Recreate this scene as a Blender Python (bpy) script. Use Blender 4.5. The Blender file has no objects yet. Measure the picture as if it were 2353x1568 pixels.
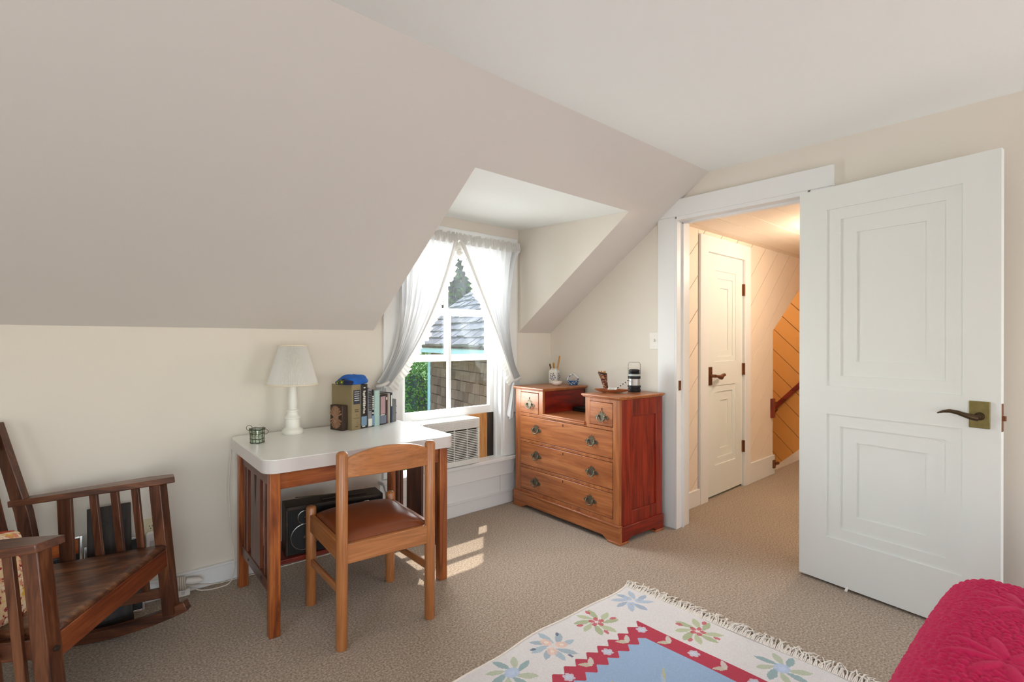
import bpy, bmesh, math, random
import numpy as np
from mathutils import Vector, Matrix

random.seed(7)
np.random.seed(7)
scene = bpy.context.scene
COL = scene.collection
R = math.radians

# ------------------------------------------------------------------ camera
YAW, ROLL, CAM_H = 0.8433, 0.0015, 1.25
F = Vector((math.cos(YAW), math.sin(YAW), -0.0006)).normalized()
RT = Vector((math.sin(YAW), -math.cos(YAW), 0))
UP = RT.cross(F)
R2 = RT * math.cos(ROLL) + UP * math.sin(ROLL)
U2 = UP * math.cos(ROLL) - RT * math.sin(ROLL)
cam_data = bpy.data.cameras.new('camera')
cam_data.sensor_fit = 'HORIZONTAL'
cam_data.sensor_width = 36.0
cam_data.lens = 36.0 * 1173.7 / 2353.0
cam_data.clip_start = 0.02
cam_data.clip_end = 300
cam = bpy.data.objects.new('camera', cam_data)
COL.objects.link(cam)
m = Matrix((R2, U2, -F)).transposed().to_4x4()
m.translation = (0, 0, CAM_H)
cam.matrix_world = m
scene.camera = cam

# ------------------------------------------------------------------ light
EXPOSURE = 0.24
scene.view_settings.view_transform = 'Standard'
scene.view_settings.look = 'None'
scene.view_settings.gamma = 1.0
scene.view_settings.exposure = EXPOSURE
scene.view_settings.use_curve_mapping = False
scene.cycles.max_bounces = 9

world = bpy.data.worlds.new('sky')
scene.world = world
world.use_nodes = True
wn = world.node_tree.nodes
wn.clear()
sky = wn.new('ShaderNodeTexSky')
sky.sky_type = 'NISHITA'
sky.sun_disc = False
sky.sun_elevation = R(58)
sky.sun_rotation = R(36)
sky.air_density = 1.2
sky.dust_density = 1.0
bg = wn.new('ShaderNodeBackground')
bg.inputs['Strength'].default_value = 0.55
wo = wn.new('ShaderNodeOutputWorld')
world.node_tree.links.new(sky.outputs[0], bg.inputs[0])
world.node_tree.links.new(bg.outputs[0], wo.inputs[0])


def light(name, kind, energy, color, loc, direction=None, **kw):
    d = bpy.data.lights.new(name, kind)
    d.energy = energy
    d.color = color
    for k, v in kw.items():
        setattr(d, k, v)
    o = bpy.data.objects.new(name, d)
    COL.objects.link(o)
    o.location = loc
    if direction is not None:
        o.rotation_euler = Vector(direction).to_track_quat('-Z', 'Y').to_euler()
    return o


SUN_DIR = (-0.38, -0.47, -1.0)
light('sun', 'SUN', 4.2, (1.0, 0.95, 0.87), (2, 8, 12), SUN_DIR, angle=R(0.53))
# area lights: dormer daylight boost, then added fill at invented gable and rear windows
light('window_daylight_dormer', 'AREA', 150, (0.94, 0.985, 1.0), (2.05, 3.75, 1.30), (0, -1, 0.0),
      shape='RECTANGLE', size=1.7, size_y=1.9)
light('added_fill_gable', 'AREA', 9, (0.95, 0.97, 1.0), (-1.66, 0.55, 1.05), (1, 0.0, 0.5),
      shape='RECTANGLE', size=1.5, size_y=1.3)
light('added_fill_rear', 'AREA', 35, (0.95, 0.985, 1.0), (-0.55, -2.02, 1.05), (0.1, 1, 0.55),
      shape='RECTANGLE', size=1.7, size_y=1.3)
light('added_fill_rear', 'AREA', 21, (0.95, 0.985, 1.0), (2.5, -2.02, 1.05), (-0.1, 1, 0.55),
      shape='RECTANGLE', size=0.9, size_y=1.3)

# ------------------------------------------------------------------ materials
def principled(name):
    mat = bpy.data.materials.new(name)
    mat.use_nodes = True
    nt = mat.node_tree
    b = nt.nodes['Principled BSDF']
    return mat, nt, b


def c4(c):
    return (c[0], c[1], c[2], 1.0)


def srgb(r, g, b):
    def f(x):
        x /= 255.0
        return x / 12.92 if x <= 0.04045 else ((x + 0.055) / 1.055) ** 2.4
    return (f(r), f(g), f(b))


def plain(name, col, rough=0.5, metal=0.0, var=0.06, scale=6.0, bump=0.0, bscale=80.0, spec=0.5, coords='Object'):
    """painted or moulded surface: colour with a faint noise variation and fine relief"""
    mat, nt, b = principled(name)
    N, L = nt.nodes, nt.links
    tc = N.new('ShaderNodeTexCoord')
    nz = N.new('ShaderNodeTexNoise')
    nz.inputs['Scale'].default_value = scale
    nz.inputs['Detail'].default_value = 4
    L.new(tc.outputs[coords], nz.inputs['Vector'])
    mx = N.new('ShaderNodeMix')
    mx.data_type = 'RGBA'
    mx.inputs[6].default_value = c4([max(0, x * (1 - var)) for x in col])
    mx.inputs[7].default_value = c4([min(1, x * (1 + var)) for x in col])
    L.new(nz.outputs[0], mx.inputs[0])
    L.new(mx.outputs[2], b.inputs['Base Color'])
    b.inputs['Roughness'].default_value = rough
    b.inputs['Metallic'].default_value = metal
    b.inputs['Specular IOR Level'].default_value = spec
    if bump > 0:
        n2 = N.new('ShaderNodeTexNoise')
        n2.inputs['Scale'].default_value = bscale
        n2.inputs['Detail'].default_value = 3
        L.new(tc.outputs[coords], n2.inputs['Vector'])
        bp = N.new('ShaderNodeBump')
        bp.inputs['Strength'].default_value = bump
        bp.inputs['Distance'].default_value = 0.01
        L.new(n2.outputs[0], bp.inputs['Height'])
        L.new(bp.outputs[0], b.inputs['Normal'])
    return mat


def wood(name, dark, mid, lite, axis='X', rough=0.38, scale=1.0, contrast=1.0, coat=0.15, spec=0.5):
    mat, nt, b = principled(name)
    N, L = nt.nodes, nt.links
    tc = N.new('ShaderNodeTexCoord')
    oi = N.new('ShaderNodeObjectInfo')
    mp = N.new('ShaderNodeMapping')
    sc = [9.0 * scale] * 3
    sc['XYZ'.index(axis)] = 0.9 * scale
    mp.inputs['Scale'].default_value = sc
    cb = N.new('ShaderNodeCombineXYZ')
    ml = N.new('ShaderNodeMath')
    ml.operation = 'MULTIPLY'
    ml.inputs[1].default_value = 7.0
    L.new(oi.outputs['Random'], ml.inputs[0])
    for i in range(3):
        L.new(ml.outputs[0], cb.inputs[i])
    L.new(cb.outputs[0], mp.inputs['Location'])
    L.new(tc.outputs['Object'], mp.inputs['Vector'])
    n1 = N.new('ShaderNodeTexNoise')
    n1.inputs['Scale'].default_value = 2.2
    n1.inputs['Detail'].default_value = 7
    n1.inputs['Roughness'].default_value = 0.6
    n1.inputs['Distortion'].default_value = 1.1
    L.new(mp.outputs[0], n1.inputs['Vector'])
    rp = N.new('ShaderNodeValToRGB')
    e = rp.color_ramp.elements
    lo, hi = 0.5 - 0.17 / contrast, 0.5 + 0.19 / contrast
    e[0].position, e[0].color = lo, c4(dark)
    e[1].position, e[1].color = hi, c4(lite)
    k = e.new(0.5)
    k.color = c4(mid)
    L.new(n1.outputs[0], rp.inputs[0])
    # fine pores
    mp2 = N.new('ShaderNodeMapping')
    sc2 = [150.0] * 3
    sc2['XYZ'.index(axis)] = 5.0
    mp2.inputs['Scale'].default_value = sc2
    L.new(tc.outputs['Object'], mp2.inputs['Vector'])
    n2 = N.new('ShaderNodeTexNoise')
    n2.inputs['Scale'].default_value = 1.0
    n2.inputs['Detail'].default_value = 2
    L.new(mp2.outputs[0], n2.inputs['Vector'])
    mr = N.new('ShaderNodeMapRange')
    mr.inputs[1].default_value = 0.3
    mr.inputs[2].default_value = 0.6
    mr.inputs[3].default_value = 0.78
    mr.inputs[4].default_value = 1.04
    L.new(n2.outputs[0], mr.inputs[0])
    mx = N.new('ShaderNodeMix')
    mx.data_type = 'RGBA'
    mx.blend_type = 'MULTIPLY'
    mx.inputs[0].default_value = 1.0
    L.new(rp.outputs[0], mx.inputs[6])
    L.new(mr.outputs[0], mx.inputs[7])
    L.new(mx.outputs[2], b.inputs['Base Color'])
    b.inputs['Roughness'].default_value = rough
    b.inputs['Coat Weight'].default_value = coat
    b.inputs['Coat Roughness'].default_value = 0.25
    b.inputs['Specular IOR Level'].default_value = spec
    bp = N.new('ShaderNodeBump')
    bp.inputs['Strength'].default_value = 0.12
    bp.inputs['Distance'].default_value = 0.003
    L.new(n2.outputs[0], bp.inputs['Height'])
    L.new(bp.outputs[0], b.inputs['Normal'])
    return mat


def woods(base, *a, **k):
    return {ax: wood(base + '_' + ax.lower(), *a, axis=ax, **k) for ax in 'XYZ'}


def carpet_mat():
    mat, nt, b = principled('carpet')
    N, L = nt.nodes, nt.links
    tc = N.new('ShaderNodeTexCoord')
    n1 = N.new('ShaderNodeTexNoise')
    n1.inputs['Scale'].default_value = 120
    n1.inputs['Detail'].default_value = 3
    n1.inputs['Roughness'].default_value = 0.7
    n2 = N.new('ShaderNodeTexNoise')
    n2.inputs['Scale'].default_value = 2.0
    n2.inputs['Detail'].default_value = 3
    L.new(tc.outputs['Object'], n1.inputs['Vector'])
    L.new(tc.outputs['Object'], n2.inputs['Vector'])
    rp = N.new('ShaderNodeValToRGB')
    e = rp.color_ramp.elements
    e[0].position, e[0].color = 0.30, c4(srgb(116, 98, 82))
    e[1].position, e[1].color = 0.70, c4(srgb(208, 192, 172))
    k = e.new(0.5)
    k.color = c4(srgb(165, 147, 127))
    L.new(n1.outputs[0], rp.inputs[0])
    mr = N.new('ShaderNodeMapRange')
    mr.inputs[3].default_value = 0.93
    mr.inputs[4].default_value = 1.07
    L.new(n2.outputs[0], mr.inputs[0])
    mx = N.new('ShaderNodeMix')
    mx.data_type = 'RGBA'
    mx.blend_type = 'MULTIPLY'
    mx.inputs[0].default_value = 1
    L.new(rp.outputs[0], mx.inputs[6])
    L.new(mr.outputs[0], mx.inputs[7])
    L.new(mx.outputs[2], b.inputs['Base Color'])
    b.inputs['Roughness'].default_value = 0.95
    b.inputs['Specular IOR Level'].default_value = 0.1
    b.inputs['Sheen Weight'].default_value = 0.2
    bp = N.new('ShaderNodeBump')
    bp.inputs['Strength'].default_value = 0.7
    bp.inputs['Distance'].default_value = 0.006
    L.new(n1.outputs[0], bp.inputs['Height'])
    L.new(bp.outputs[0], b.inputs['Normal'])
    return mat


def glass_mat(name, tint=(1, 1, 1), gloss=0.06):
    mat = bpy.data.materials.new(name)
    mat.use_nodes = True
    nt = mat.node_tree
    nt.nodes.clear()
    t = nt.nodes.new('ShaderNodeBsdfTransparent')
    t.inputs[0].default_value = c4(tint)
    g = nt.nodes.new('ShaderNodeBsdfGlossy')
    g.inputs['Roughness'].default_value = 0.02
    mx = nt.nodes.new('ShaderNodeMixShader')
    mx.inputs[0].default_value = gloss
    o = nt.nodes.new('ShaderNodeOutputMaterial')
    nt.links.new(t.outputs[0], mx.inputs[1])
    nt.links.new(g.outputs[0], mx.inputs[2])
    nt.links.new(mx.outputs[0], o.inputs[0])
    return mat


def sheer_mat(name, col, trans=0.5, clear=0.08):
    mat = bpy.data.materials.new(name)
    mat.use_nodes = True
    nt = mat.node_tree
    nt.nodes.clear()
    N, L = nt.nodes, nt.links
    d = N.new('ShaderNodeBsdfDiffuse')
    d.inputs[0].default_value = c4(col)
    t = N.new('ShaderNodeBsdfTranslucent')
    t.inputs[0].default_value = c4(col)
    a = N.new('ShaderNodeMixShader')
    a.inputs[0].default_value = trans
    L.new(d.outputs[0], a.inputs[1])
    L.new(t.outputs[0], a.inputs[2])
    tr = N.new('ShaderNodeBsdfTransparent')
    b = N.new('ShaderNodeMixShader')
    b.inputs[0].default_value = clear
    L.new(a.outputs[0], b.inputs[1])
    L.new(tr.outputs[0], b.inputs[2])
    nz = N.new('ShaderNodeTexNoise')
    nz.inputs['Scale'].default_value = 300
    bp = N.new('ShaderNodeBump')
    bp.inputs['Strength'].default_value = 0.15
    bp.inputs['Distance'].default_value = 0.002
    L.new(nz.outputs[0], bp.inputs['Height'])
    L.new(bp.outputs[0], d.inputs['Normal'])
    o = N.new('ShaderNodeOutputMaterial')
    L.new(b.outputs[0], o.inputs[0])
    return mat


def spotted(name, base, cols, scale=14, rough=0.6, thr=0.5, kind='NOISE'):
    """base colour broken by irregular patches of other colours (printed cloth, painted pottery, foliage)"""
    mat, nt, b = principled(name)
    N, L = nt.nodes, nt.links
    tc = N.new('ShaderNodeTexCoord')
    prev = None
    for i, c in enumerate(cols):
        nz = N.new('ShaderNodeTexNoise')
        nz.inputs['Scale'].default_value = scale * (1 + 0.23 * i)
        nz.inputs['Detail'].default_value = 2.5
        mp = N.new('ShaderNodeMapping')
        mp.inputs['Location'].default_value = (3.1 * i, 1.7 * i, 5.3 * i)
        L.new(tc.outputs['Object'], mp.inputs['Vector'])
        L.new(mp.outputs[0], nz.inputs['Vector'])
        rp = N.new('ShaderNodeValToRGB')
        rp.color_ramp.elements[0].position = thr + 0.0
        rp.color_ramp.elements[1].position = thr + 0.05
        L.new(nz.outputs[0], rp.inputs[0])
        mx = N.new('ShaderNodeMix')
        mx.data_type = 'RGBA'
        mx.inputs[6].default_value = c4(base)
        mx.inputs[7].default_value = c4(c)
        if prev is not None:
            L.new(prev, mx.inputs[6])
        L.new(rp.outputs[0], mx.inputs[0])
        prev = mx.outputs[2]
    L.new(prev, b.inputs['Base Color'])
    b.inputs['Roughness'].default_value = rough
    return mat


def vcol_mat(name, attr='col', rough=0.9, bump=0.4, bscale=500, spec=0.15):
    mat, nt, b = principled(name)
    N, L = nt.nodes, nt.links
    at = N.new('ShaderNodeAttribute')
    at.attribute_name = attr
    L.new(at.outputs['Color'], b.inputs['Base Color'])
    b.inputs['Roughness'].default_value = rough
    b.inputs['Specular IOR Level'].default_value = spec
    tc = N.new('ShaderNodeTexCoord')
    mp = N.new('ShaderNodeMapping')
    mp.inputs['Scale'].default_value = (1, 0.35, 1)
    nz = N.new('ShaderNodeTexNoise')
    nz.inputs['Scale'].default_value = bscale
    L.new(tc.outputs['Object'], mp.inputs['Vector'])
    L.new(mp.outputs[0], nz.inputs['Vector'])
    bp = N.new('ShaderNodeBump')
    bp.inputs['Strength'].default_value = bump
    bp.inputs['Distance'].default_value = 0.003
    L.new(nz.outputs[0], bp.inputs['Height'])
    L.new(bp.outputs[0], b.inputs['Normal'])
    return mat


M = {}
M['ceiling'] = plain('ceiling_paint', srgb(243, 245, 241), 0.75, var=0.015, scale=1.5, bump=0.03, bscale=60)
M['slope'] = plain('slope_paint', srgb(225, 220, 213), 0.7, var=0.02, scale=1.2, bump=0.06, bscale=25)
M['wall'] = plain('wall_paint', srgb(230, 222, 209), 0.7, var=0.02, scale=1.5, bump=0.05, bscale=40)
M['trim'] = plain('white_trim_paint', srgb(236, 236, 234), 0.42, var=0.015, scale=4, bump=0.02, bscale=50)
M['door'] = plain('door_paint', srgb(233, 236, 231), 0.4, var=0.012, scale=3, bump=0.015, bscale=60)
M['carpet'] = carpet_mat()
M['hall_plank'] = plain('hall_plank_paint', srgb(240, 224, 204), 0.5, var=0.03, scale=5, bump=0.04, bscale=50)
M['stair_plank'] = plain('stair_plank_paint', srgb(224, 160, 84), 0.5, var=0.05, scale=4, bump=0.04, bscale=50)
M['gap'] = plain('dark_gap', (0.03, 0.02, 0.012), 0.9)
M['glass'] = glass_mat('window_glass', gloss=0.03)
M['vinyl'] = plain('white_sash_paint', srgb(240, 241, 240), 0.35, var=0.01)
M['sheer'] = sheer_mat('sheer_cotton', (0.83, 0.83, 0.83), 0.11, 0.04)
M['ruffle'] = sheer_mat('ruffle_cotton', (0.82, 0.80, 0.76), 0.15, 0.02)
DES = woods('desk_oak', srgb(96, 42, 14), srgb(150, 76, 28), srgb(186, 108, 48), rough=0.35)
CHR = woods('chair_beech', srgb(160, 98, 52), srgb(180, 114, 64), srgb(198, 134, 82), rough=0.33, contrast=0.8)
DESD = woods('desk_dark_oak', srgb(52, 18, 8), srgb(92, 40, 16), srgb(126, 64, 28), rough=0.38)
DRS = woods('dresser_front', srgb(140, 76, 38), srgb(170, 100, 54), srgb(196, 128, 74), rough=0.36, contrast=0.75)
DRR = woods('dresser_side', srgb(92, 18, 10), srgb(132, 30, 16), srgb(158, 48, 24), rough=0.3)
ROC = woods('rocker_walnut', srgb(54, 26, 14), srgb(92, 50, 29), srgb(130, 80, 50), rough=0.38)
ROS = woods('rocker_seat', srgb(62, 34, 20), srgb(94, 54, 32), srgb(136, 88, 54), rough=0.38, contrast=1.3)
MAH = woods('mahogany', srgb(96, 26, 16), srgb(124, 38, 24), srgb(146, 54, 34), rough=0.35)
PLY = woods('ply', srgb(176, 112, 52), srgb(206, 146, 82), srgb(222, 168, 104), rough=0.6, coat=0)
DKW = woods('dark_board', srgb(28, 19, 13), srgb(46, 34, 25), srgb(62, 48, 36), rough=0.55, coat=0.0)
M['laminate'] = plain('white_laminate', srgb(234, 234, 228), 0.28, var=0.01)
M['lamedge'] = plain('laminate_edge', srgb(214, 206, 202), 0.3, var=0.02)
M['leather'] = plain('brown_leather', srgb(124, 60, 26), 0.3, var=0.25, scale=9, bump=0.05, bscale=220)
M['black'] = plain('black_plastic', (0.010, 0.010, 0.010), 0.5, spec=0.3)
M['blackmatte'] = plain('black_cloth', (0.02, 0.02, 0.02), 0.8)
M['boxvinyl'] = wood('stereo_vinyl', srgb(34, 24, 18), srgb(52, 38, 28), srgb(66, 50, 38), 'X', rough=0.45, coat=0)
M['silver'] = plain('silver_metal', (0.62, 0.62, 0.62), 0.25, 1.0, var=0.03)
M['bronze'] = plain('dark_bronze', srgb(112, 104, 86), 0.42, 0.7, var=0.35, scale=60)
M['brasspatina'] = plain('aged_brass', srgb(134, 122, 74), 0.5, 0.6, var=0.3, scale=50, bump=0.1, bscale=120)
M['bronzehandle'] = plain('lever_bronze', srgb(92, 76, 58), 0.35, 0.9, var=0.15, scale=40)
M['copper'] = plain('bronze_hall', srgb(124, 78, 50), 0.45, 0.6, var=0.2, scale=50)
M['pottery'] = plain('white_china', srgb(232, 228, 218), 0.25, var=0.03)
M['lampwhite'] = plain('lamp_milk_white', srgb(238, 236, 226), 0.35, var=0.015)
M['shade'] = sheer_mat('lamp_shade_cloth', (0.86, 0.84, 0.79), 0.25, 0.0)
M['shadetrim'] = plain('shade_trim', srgb(236, 224, 200), 0.7, var=0.02)
M['greenwire'] = plain('green_wire', srgb(70, 78, 52), 0.5, 0.5, var=0.2, scale=60)
M['jarglass'] = glass_mat('jar_glass', (0.93, 0.97, 0.93), 0.12)
M['bluecloth'] = plain('royal_blue_cloth', srgb(18, 92, 180), 0.75, var=0.25, scale=14, bump=0.2, bscale=120)
M['navycloth'] = plain('navy_cloth', srgb(16, 30, 70), 0.8, var=0.25, scale=14)
M['yellowcloth'] = spotted('olive_yellow_cloth', srgb(60, 70, 30), [srgb(190, 190, 60)], 40, 0.8)
M['carved'] = plain('carved_wood', srgb(58, 38, 26), 0.55, var=0.4, scale=30)
M['carvedray'] = plain('carved_wood_pale', srgb(150, 112, 84), 0.5, var=0.3, scale=30)  # paler than the block so the carved rays stand out
M['carvedgrey'] = plain('grey_carved_wood', srgb(120, 122, 124), 0.5, var=0.3, scale=30)
M['delft'] = spotted('blue_white_china', srgb(232, 234, 234), [srgb(40, 62, 120)], 60, 0.25, 0.52)
M['delft2'] = spotted('blue_painted_china', srgb(70, 120, 170), [srgb(30, 50, 100), srgb(220, 225, 230)], 70, 0.25, 0.54)
M['ivory'] = plain('ivory_plate', srgb(222, 210, 176), 0.4, var=0.02)
M['plugwhite'] = plain('plug_white', srgb(236, 232, 224), 0.45, var=0.02)
M['cord'] = plain('white_cord', srgb(222, 212, 198), 0.55, var=0.03)
M['floral'] = spotted('floral_print', srgb(236, 206, 160), [srgb(226, 178, 60), srgb(224, 150, 120), srgb(160, 40, 50), srgb(244, 224, 196)], 26, 0.85, 0.54)
M['redcloth'] = plain('rust_cloth', srgb(176, 62, 34), 0.85, var=0.15, scale=20)
M['rug'] = vcol_mat('kilim_wool')
M['fringe'] = plain('cotton_fringe', srgb(236, 229, 218), 0.9, var=0.1, scale=50)
M['quilt'] = plain('magenta_quilt', srgb(192, 2, 74), 0.7, var=0.10, scale=6, bump=0.12, bscale=300, spec=0.3)
qb = M['quilt'].node_tree.nodes['Principled BSDF']
qb.inputs['Sheen Weight'].default_value = 0.08
qb.inputs['Sheen Tint'].default_value = (1.0, 0.35, 0.6, 1)
M['barrel'] = plain('brushed_steel', (0.42, 0.40, 0.38), 0.42, 0.9, var=0.05)
M['mattress'] = plain('mattress_ticking', srgb(220, 216, 206), 0.9)
M['acwhite'] = plain('air_conditioner_plastic', srgb(226, 226, 220), 0.45, var=0.02)
M['acdark'] = plain('air_conditioner_dark', (0.02, 0.018, 0.016), 0.8)
M['silverframe'] = plain('silver_frame', (0.75, 0.75, 0.74), 0.25, 1.0, var=0.05)
M['matboard'] = plain('dark_mat_board', (0.03, 0.03, 0.032), 0.6)
M['orangeart'] = wood('orange_print', srgb(168, 70, 10), srgb(200, 96, 22), srgb(220, 130, 40), 'X', rough=0.5, coat=0)
def shingle_mat(name, dark, lite, axis):
    mat, nt, b = principled(name)
    N, L = nt.nodes, nt.links
    oi = N.new('ShaderNodeObjectInfo')
    tc = N.new('ShaderNodeTexCoord')
    mp = N.new('ShaderNodeMapping')
    mp.inputs['Scale'].default_value = [6 if a == axis else 60 for a in 'XYZ']
    nz = N.new('ShaderNodeTexNoise')
    nz.inputs['Scale'].default_value = 1.0
    nz.inputs['Detail'].default_value = 4
    L.new(tc.outputs['Object'], mp.inputs['Vector'])
    L.new(mp.outputs[0], nz.inputs['Vector'])
    ad = N.new('ShaderNodeMath')
    ad.operation = 'MULTIPLY_ADD'
    ad.inputs[1].default_value = 0.55
    L.new(nz.outputs[0], ad.inputs[0])
    m2 = N.new('ShaderNodeMath')
    m2.operation = 'MULTIPLY'
    m2.inputs[1].default_value = 0.5
    L.new(oi.outputs['Random'], m2.inputs[0])
    L.new(m2.outputs[0], ad.inputs[2])
    mx = N.new('ShaderNodeMix')
    mx.data_type = 'RGBA'
    mx.inputs[6].default_value = c4(dark)
    mx.inputs[7].default_value = c4(lite)
    L.new(ad.outputs[0], mx.inputs[0])
    L.new(mx.outputs[2], b.inputs['Base Color'])
    b.inputs['Roughness'].default_value = 0.9
    b.inputs['Specular IOR Level'].default_value = 0.1
    return mat
M['shinglew'] = shingle_mat('weathered_wall_shingle', srgb(80, 64, 54), srgb(142, 118, 100), 'Z')
M['shingler'] = shingle_mat('weathered_roof_shingle', srgb(84, 86, 86), srgb(146, 146, 144), 'Y')
M['bluetrim'] = plain('pale_blue_trim', srgb(160, 198, 200), 0.6, var=0.03)
M['leaf'] = plain('leaf_green', srgb(84, 138, 40), 0.6, var=0.45, scale=3)
M['leafdark'] = plain('leaf_dark_green', srgb(28, 56, 36), 0.6, var=0.4, scale=2)
M['bark'] = plain('bark', srgb(84, 66, 50), 0.9, var=0.3, scale=12, bump=0.4, bscale=30)
M['grass'] = plain('lawn', srgb(90, 120, 50), 0.95, var=0.2, scale=3)
M['lamp_bulb'] = None

# ------------------------------------------------------------------ mesh helpers
class MB:
    def __init__(s, T=None):
        s.v, s.f, s.m, s.T = [], [], [], T

    def add(s, verts, faces, mi=0):
        n = len(s.v)
        for p in verts:
            p = Vector(p)
            s.v.append(s.T(p) if s.T else p)
        for f in faces:
            s.f.append([i + n for i in f])
            s.m.append(mi)
        return s

    def box(s, x0, x1, y0, y1, z0, z1, mi=0, X=None):
        v = [(x, y, z) for z in (z0, z1) for y in (y0, y1) for x in (x0, x1)]
        if X is not None:
            v = [X @ Vector(p) for p in v]
        return s.add(v, [(0, 2, 3, 1), (4, 5, 7, 6), (0, 1, 5, 4), (2, 6, 7, 3), (0, 4, 6, 2), (1, 3, 7, 5)], mi)

    def beam(s, p0, p1, w, d, ref=(0, 0, 1), w1=None, d1=None, mi=0):
        """bar from p0 to p1; w measured along ref x axis, d along the other side"""
        p0, p1 = Vector(p0), Vector(p1)
        a = (p1 - p0).normalized()
        u = a.cross(Vector(ref))
        if u.length < 1e-5:
            u = a.cross(Vector((1, 0, 0)))
        u.normalize()
        t = u.cross(a).normalized()
        w1 = w if w1 is None else w1
        d1 = d if d1 is None else d1
        v = []
        for p, ww, dd in ((p0, w, d), (p1, w1, d1)):
            for i, j in ((-1, -1), (1, -1), (1, 1), (-1, 1)):
                v.append(p + u * (i * ww / 2) + t * (j * dd / 2))
        return s.add(v, [(3, 2, 1, 0), (4, 5, 6, 7), (0, 1, 5, 4), (1, 2, 6, 5), (2, 3, 7, 6), (3, 0, 4, 7)], mi)

    def polybeam(s, pts, ws, ds):
        """rectangular bar through points in the xz plane; ws along y, ds along x"""
        v = []
        for (x, y, z), w, d in zip(pts, ws, ds):
            v += [(x - d / 2, y - w / 2, z), (x + d / 2, y - w / 2, z), (x + d / 2, y + w / 2, z), (x - d / 2, y + w / 2, z)]
        n = len(pts)
        f = [(3, 2, 1, 0), tuple(4 * (n - 1) + i for i in range(4))]
        for i in range(n - 1):
            for j in range(4):
                f.append((4 * i + j, 4 * i + (j + 1) % 4, 4 * i + 4 + (j + 1) % 4, 4 * i + 4 + j))
        return s.add(v, f)

    def tube(s, pts, r, n=8, caps=True, mi=0, closed=False):
        pts = [Vector(p) for p in pts]
        k = len(pts)
        rs = r if isinstance(r, (list, tuple)) else [r] * k
        v = []
        up = Vector((0, 0, 1))
        prev = None
        for i, p in enumerate(pts):
            if closed:
                a = (pts[(i + 1) % k] - pts[i - 1]).normalized()
            else:
                a = (pts[min(i + 1, k - 1)] - pts[max(i - 1, 0)]).normalized()
            if prev is None:
                u = a.cross(up)
                if u.length < 1e-3:
                    u = a.cross(Vector((1, 0, 0)))
            else:
                u = prev - a * prev.dot(a)
            u.normalize()
            prev = u
            w = a.cross(u)
            for j in range(n):
                t = 2 * math.pi * j / n
                v.append(p + (u * math.cos(t) + w * math.sin(t)) * rs[i])
        f = []
        for i in range(k if closed else k - 1):
            i2 = (i + 1) % k
            for j in range(n):
                j2 = (j + 1) % n
                f.append((i * n + j, i * n + j2, i2 * n + j2, i2 * n + j))
        if caps and not closed:
            f.append(tuple(range(n - 1, -1, -1)))
            f.append(tuple((k - 1) * n + j for j in range(n)))
        return s.add(v, f, mi)

    def cyl(s, p0, p1, r0, r1=None, n=20, mi=0):
        return s.tube([p0, p1], [r0, r0 if r1 is None else r1], n, True, mi)

    def lathe(s, prof, n=32, c=(0, 0, 0), mi=0, caps=True):
        v, f = [], []
        k = len(prof)
        for r, z in prof:
            for j in range(n):
                t = 2 * math.pi * j / n
                v.append((c[0] + r * math.cos(t), c[1] + r * math.sin(t), c[2] + z))
        for i in range(k - 1):
            for j in range(n):
                j2 = (j + 1) % n
                f.append((i * n + j, i * n + j2, (i + 1) * n + j2, (i + 1) * n + j))
        if caps:
            f.append(tuple(range(n - 1, -1, -1)))
            f.append(tuple((k - 1) * n + j for j in range(n)))
        return s.add(v, f, mi)

    def prism(s, poly, plane, t0, t1, mi=0):
        """poly in 2D; plane 'xy','xz','yz'; extruded t0..t1 along the third axis"""
        def P(a, b, t):
            return {'xy': (a, b, t), 'xz': (a, t, b), 'yz': (t, a, b)}[plane]
        n = len(poly)
        v = [P(a, b, t0) for a, b in poly] + [P(a, b, t1) for a, b in poly]
        f = [tuple(range(n - 1, -1, -1)), tuple(range(n, 2 * n))]
        for i in range(n):
            j = (i + 1) % n
            f.append((i, j, n + j, n + i))
        return s.add(v, f, mi)

    def grid(s, fn, nu, nv, mi=0, closed_u=False):
        v = [fn(i / nu, j / nv) for j in range(nv + 1) for i in range(nu + (0 if closed_u else 1))]
        w = nu + (0 if closed_u else 1)
        f = []
        for j in range(nv):
            for i in range(nu):
                i2 = (i + 1) % w
                f.append((j * w + i, j * w + i2, (j + 1) * w + i2, (j + 1) * w + i))
        return s.add(v, f, mi)

    def mesh(s, name):
        me = bpy.data.meshes.new(name)
        me.from_pydata([tuple(p) for p in s.v], [], s.f)
        bm = bmesh.new()
        bm.from_mesh(me)
        bmesh.ops.recalc_face_normals(bm, faces=bm.faces)
        bm.to_mesh(me)
        bm.free()
        if any(s.m):
            me.polygons.foreach_set('material_index', s.m)
        return me

    def build(s, name, mats, parent=None, smooth=False, bevel=0.0, seg=2, kind=None, label=None, recalc=True):
        me = s.mesh(name)
        if not isinstance(mats, (list, tuple)):
            mats = [mats]
        for mt in mats:
            me.materials.append(mt)
        o = bpy.data.objects.new(name, me)
        COL.objects.link(o)
        if parent is not None:
            o.parent = parent
        if smooth or bevel > 0:
            for p in me.polygons:
                p.use_smooth = True
            me.set_sharp_from_angle(angle=R(38))
        if bevel > 0:
            b = o.modifiers.new('edge', 'BEVEL')
            b.width = bevel
            b.segments = seg
            b.limit_method = 'ANGLE'
            b.angle_limit = R(35)
            b.harden_normals = False
        if kind:
            o['kind'] = kind
        if label:
            o['label'] = label
        return o


def shared(name, me, parent, loc=(0, 0, 0), rot=(0, 0, 0), scale=(1, 1, 1), mat=None):
    o = bpy.data.objects.new(name, me)
    COL.objects.link(o)
    o.parent = parent
    o.location = loc
    o.rotation_euler = rot
    o.scale = scale
    return o


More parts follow.
